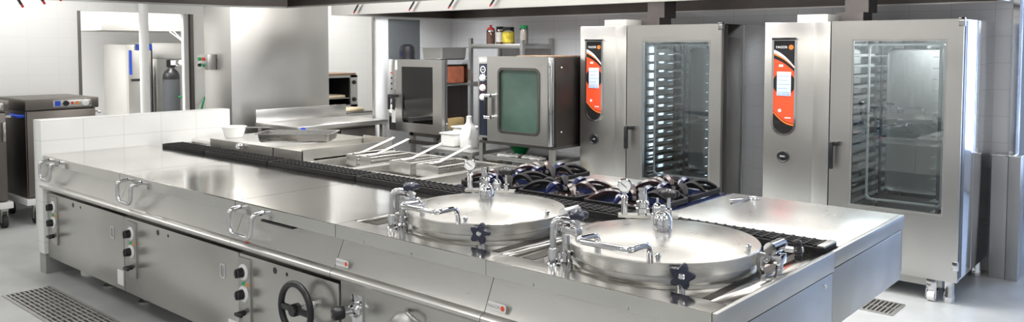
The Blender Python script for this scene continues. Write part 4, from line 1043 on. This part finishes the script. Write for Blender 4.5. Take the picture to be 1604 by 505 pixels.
single('white_hose', MB().tube([(-9.0, 2.72, 1.90), (-8.95, 2.86, 1.78), (-8.9, 2.98, 1.62), (-9.0, 2.99, 1.47)], .008, 8), 'whitepl', 'thin white hose hanging from the small hood to the gauges', 'hose', (-9.0, 2.72, 1.5))
single('white_hose', MB().tube([(-8.9, 2.66, 1.97), (-8.85, 2.80, 1.80), (-8.8, 2.90, 1.66), (-8.8, 2.92, 1.2), (-8.8, 2.90, .012)], .008, 8), 'whitepl', 'thin white hose dropping past the gas cylinder to the floor side', 'hose', (-8.9, 2.66, .012))
single('green_hose', MB().tube([(-8.27, 2.83, 1.12), (-8.25, 2.77, 1.06), (-8.25, 2.74, .95), (-8.25, 2.75, .6), (-8.26, 2.76, .02)], .012, 8, bend=.03), 'green', 'thin green hose on the wall under the switch box', 'hose', (-8.25, 2.77, .02))
single('green_hose', MB().tube([(-8.95, 2.80, 1.06), (-8.93, 2.95, 1.06), (-8.92, 3.08, 1.07), (-8.95, 3.10, .9), (-8.95, 3.10, .02)], .012, 8, bend=.04), 'green', 'green hose crossing in front of the gas cylinder', 'hose', (-8.95, 2.9, .02))

# ------------------------------------------------------------------ steel boxes by the end oven, floor drains, floor feet
t = thing('steel_bin', 'waist high pair of grey steel boxes standing beside the end oven', 'bin', (.0, 4.66, 0))
obj('casing', MB().box(-.108, -.003, 4.56, 4.73, 0, .905, .004), 'boxgrey', t)
obj('casing', MB().box(-.001, .075, 4.56, 4.73, 0, .905, .004), 'boxgrey', t)
obj('cover', MB().box(-.11, .078, 4.558, 4.732, .906, .915, .002), 'mirror', t)
def drain(x0, x1, y0, y1, along, label):
    t = thing('floor_drain', label, 'drain', ((x0 + x1) / 2, (y0 + y1) / 2, 0))
    obj('pit', MB().box(x0 + .01, x1 - .01, y0 + .01, y1 - .01, .0, .002), 'black', t)
    obj('frame', MB().ring([(x0, y0), (x1, y0), (x1, y1), (x0, y1)], [(x0 + .02, y0 + .02), (x1 - .02, y0 + .02), (x1 - .02, y1 - .02), (x0 + .02, y1 - .02)], 'Z', 0, .008), 'dull', t)
    mb = MB()
    if along == 'X':
        n = 9
        for k in range(n):
            y = y0 + .02 + (y1 - y0 - .04) * (k + .5) / n; mb.box(x0 + .02, x1 - .02, y - .006, y + .006, .002, .009)
        m = int((x1 - x0) / .09)
        for k in range(1, m):
            x = x0 + (x1 - x0) * k / m; mb.box(x - .006, x + .006, y0 + .02, y1 - .02, .002, .0085)
    else:
        n = 8
        for k in range(n):
            x = x0 + .02 + (x1 - x0 - .04) * (k + .5) / n; mb.box(x - .006, x + .006, y0 + .02, y1 - .02, .002, .009)
        mb.box(x0 + .02, x1 - .02, (y0 + y1) / 2 - .006, (y0 + y1) / 2 + .006, .002, .0085)
    obj('grating', mb, 'dull', t)
drain(-5.07, -3.2, -.40, -.095, 'X', 'long floor drain with a steel grating in front of the range fronts')
drain(-.63, -.375, 3.165, 3.45, 'Y', 'small square floor drain in front of the end oven')
t = thing('storage_bucket', 'white bucket bottom showing under the first range by the tiled wall', 'bucket', (-5.1, .30, 0))
obj('bucket', MB().lathe((-5.15, .23, 0), [(0, .0), (.07, .0), (.085, .012), (.092, .11), (.094, .112), (.088, .112), (.08, .02), (0, .014)], n=32), 'whitepl', t)

# ------------------------------------------------------------------ light
def area(name, loc, rot, sx, sy, power, col=(1, 1, 1), spread=180):
    l = bpy.data.lights.new(name, 'AREA'); l.shape = 'RECTANGLE'; l.size = sx; l.size_y = sy; l.energy = power; l.color = col
    l.spread = math.radians(spread)
    o = bpy.data.objects.new(name, l); COL.objects.link(o); o.location = loc; o.rotation_euler = rot
    return o
WARM = (1, .985, .96)
for x in (-5.2, -3.9, -2.6, -1.3, 0.):  # the ceiling lights are all unseen, added as soft fill
    area('ceiling_fill', (x, 2.37, 2.73), (0, 0, 0), 1.2, .8, 44, WARM)
for y in (-1.6, .6):
    area('ceiling_fill', (-7.5, y, 2.73), (0, 0, 0), .6, 1.2, 45, WARM)
area('ceiling_fill', (-7.3, 4.4, 2.73), (0, 0, 0), 1.2, .8, 60, WARM)
for x in (-5.2, -2.6, 0., 2.4):
    area('ceiling_fill', (x, -1.5, 2.73), (0, 0, 0), 1.2, .8, 24, WARM)
for x in (-4.5, -1.5, 1.5):
    area('ceiling_fill', (x, -3.7, 2.73), (0, 0, 0), 1.2, .8, 40, WARM)
area('ceiling_fill', (2.3, .6, 2.73), (0, 0, 0), .8, 1.2, 55, WARM)
for x in (-4.0, -2.4, -.8):
    area('unseen_hood_light', (x, .25, 2.40), (0, 0, 0), 1.1, .2, 30, WARM, 160)
    area('unseen_hood_light', (x, 1.3, 2.40), (0, 0, 0), 1.1, .2, 14, WARM, 160)
for x in (-4.9, -3.6, -2.3, -1.0):
    area('unseen_hood_light', (x, 3.25, 2.45), (0, 0, 0), .9, .2, 46, (.95, .97, 1), 160)  # added under the back hood to brighten the wall behind the ovens
area('unseen_hood_light', (-5.35, 3.75, 2.45), (0, 0, 0), .4, .9, 45, (.97, .98, 1), 165)  # added to brighten the white partition
area('far_room_fill', (-9.3, .6, 2.73), (0, 0, 0), 1.2, 1.0, 200, WARM)  # unseen lights added to brighten the room behind the opening
area('far_room_fill', (-8.75, 2.4, 2.6), (0, 0, 0), .4, .8, 70, WARM)
# lights added inside the two tall ovens to brighten the chambers
for x in (-2.36, -2.06):
    area('added_oven_light', (x, 4.44, 1.15), (math.radians(-90), 0, 0), .05, 1.1, 1.3, (.70, .85, 1))  # upright strips added in place of bluish reflected glints
area('added_oven_light', (-.52, 4.0, 1.80), (0, 0, 0), .4, .3, 30, (.93, .97, 1))
area('added_oven_light', (-2.2, 4.0, 1.80), (0, 0, 0), .4, .3, 7, (.93, .97, 1))
# daylight from the glazed passage end
area('passage_daylight', (1.4, 7.3, 1.6), (math.radians(90), 0, math.radians(180)), 2.4, 2.0, 145, (.46, .63, 1.0))

w = bpy.data.worlds.new('world'); S.world = w; w.use_nodes = True
w.node_tree.nodes['Background'].inputs[0].default_value = (.9, .95, 1, 1)
w.node_tree.nodes['Background'].inputs[1].default_value = .3

S.view_settings.view_transform = 'Standard'; S.view_settings.look = 'None'
S.view_settings.gamma = 1; S.view_settings.use_curve_mapping = False
S.view_settings.exposure = -.92
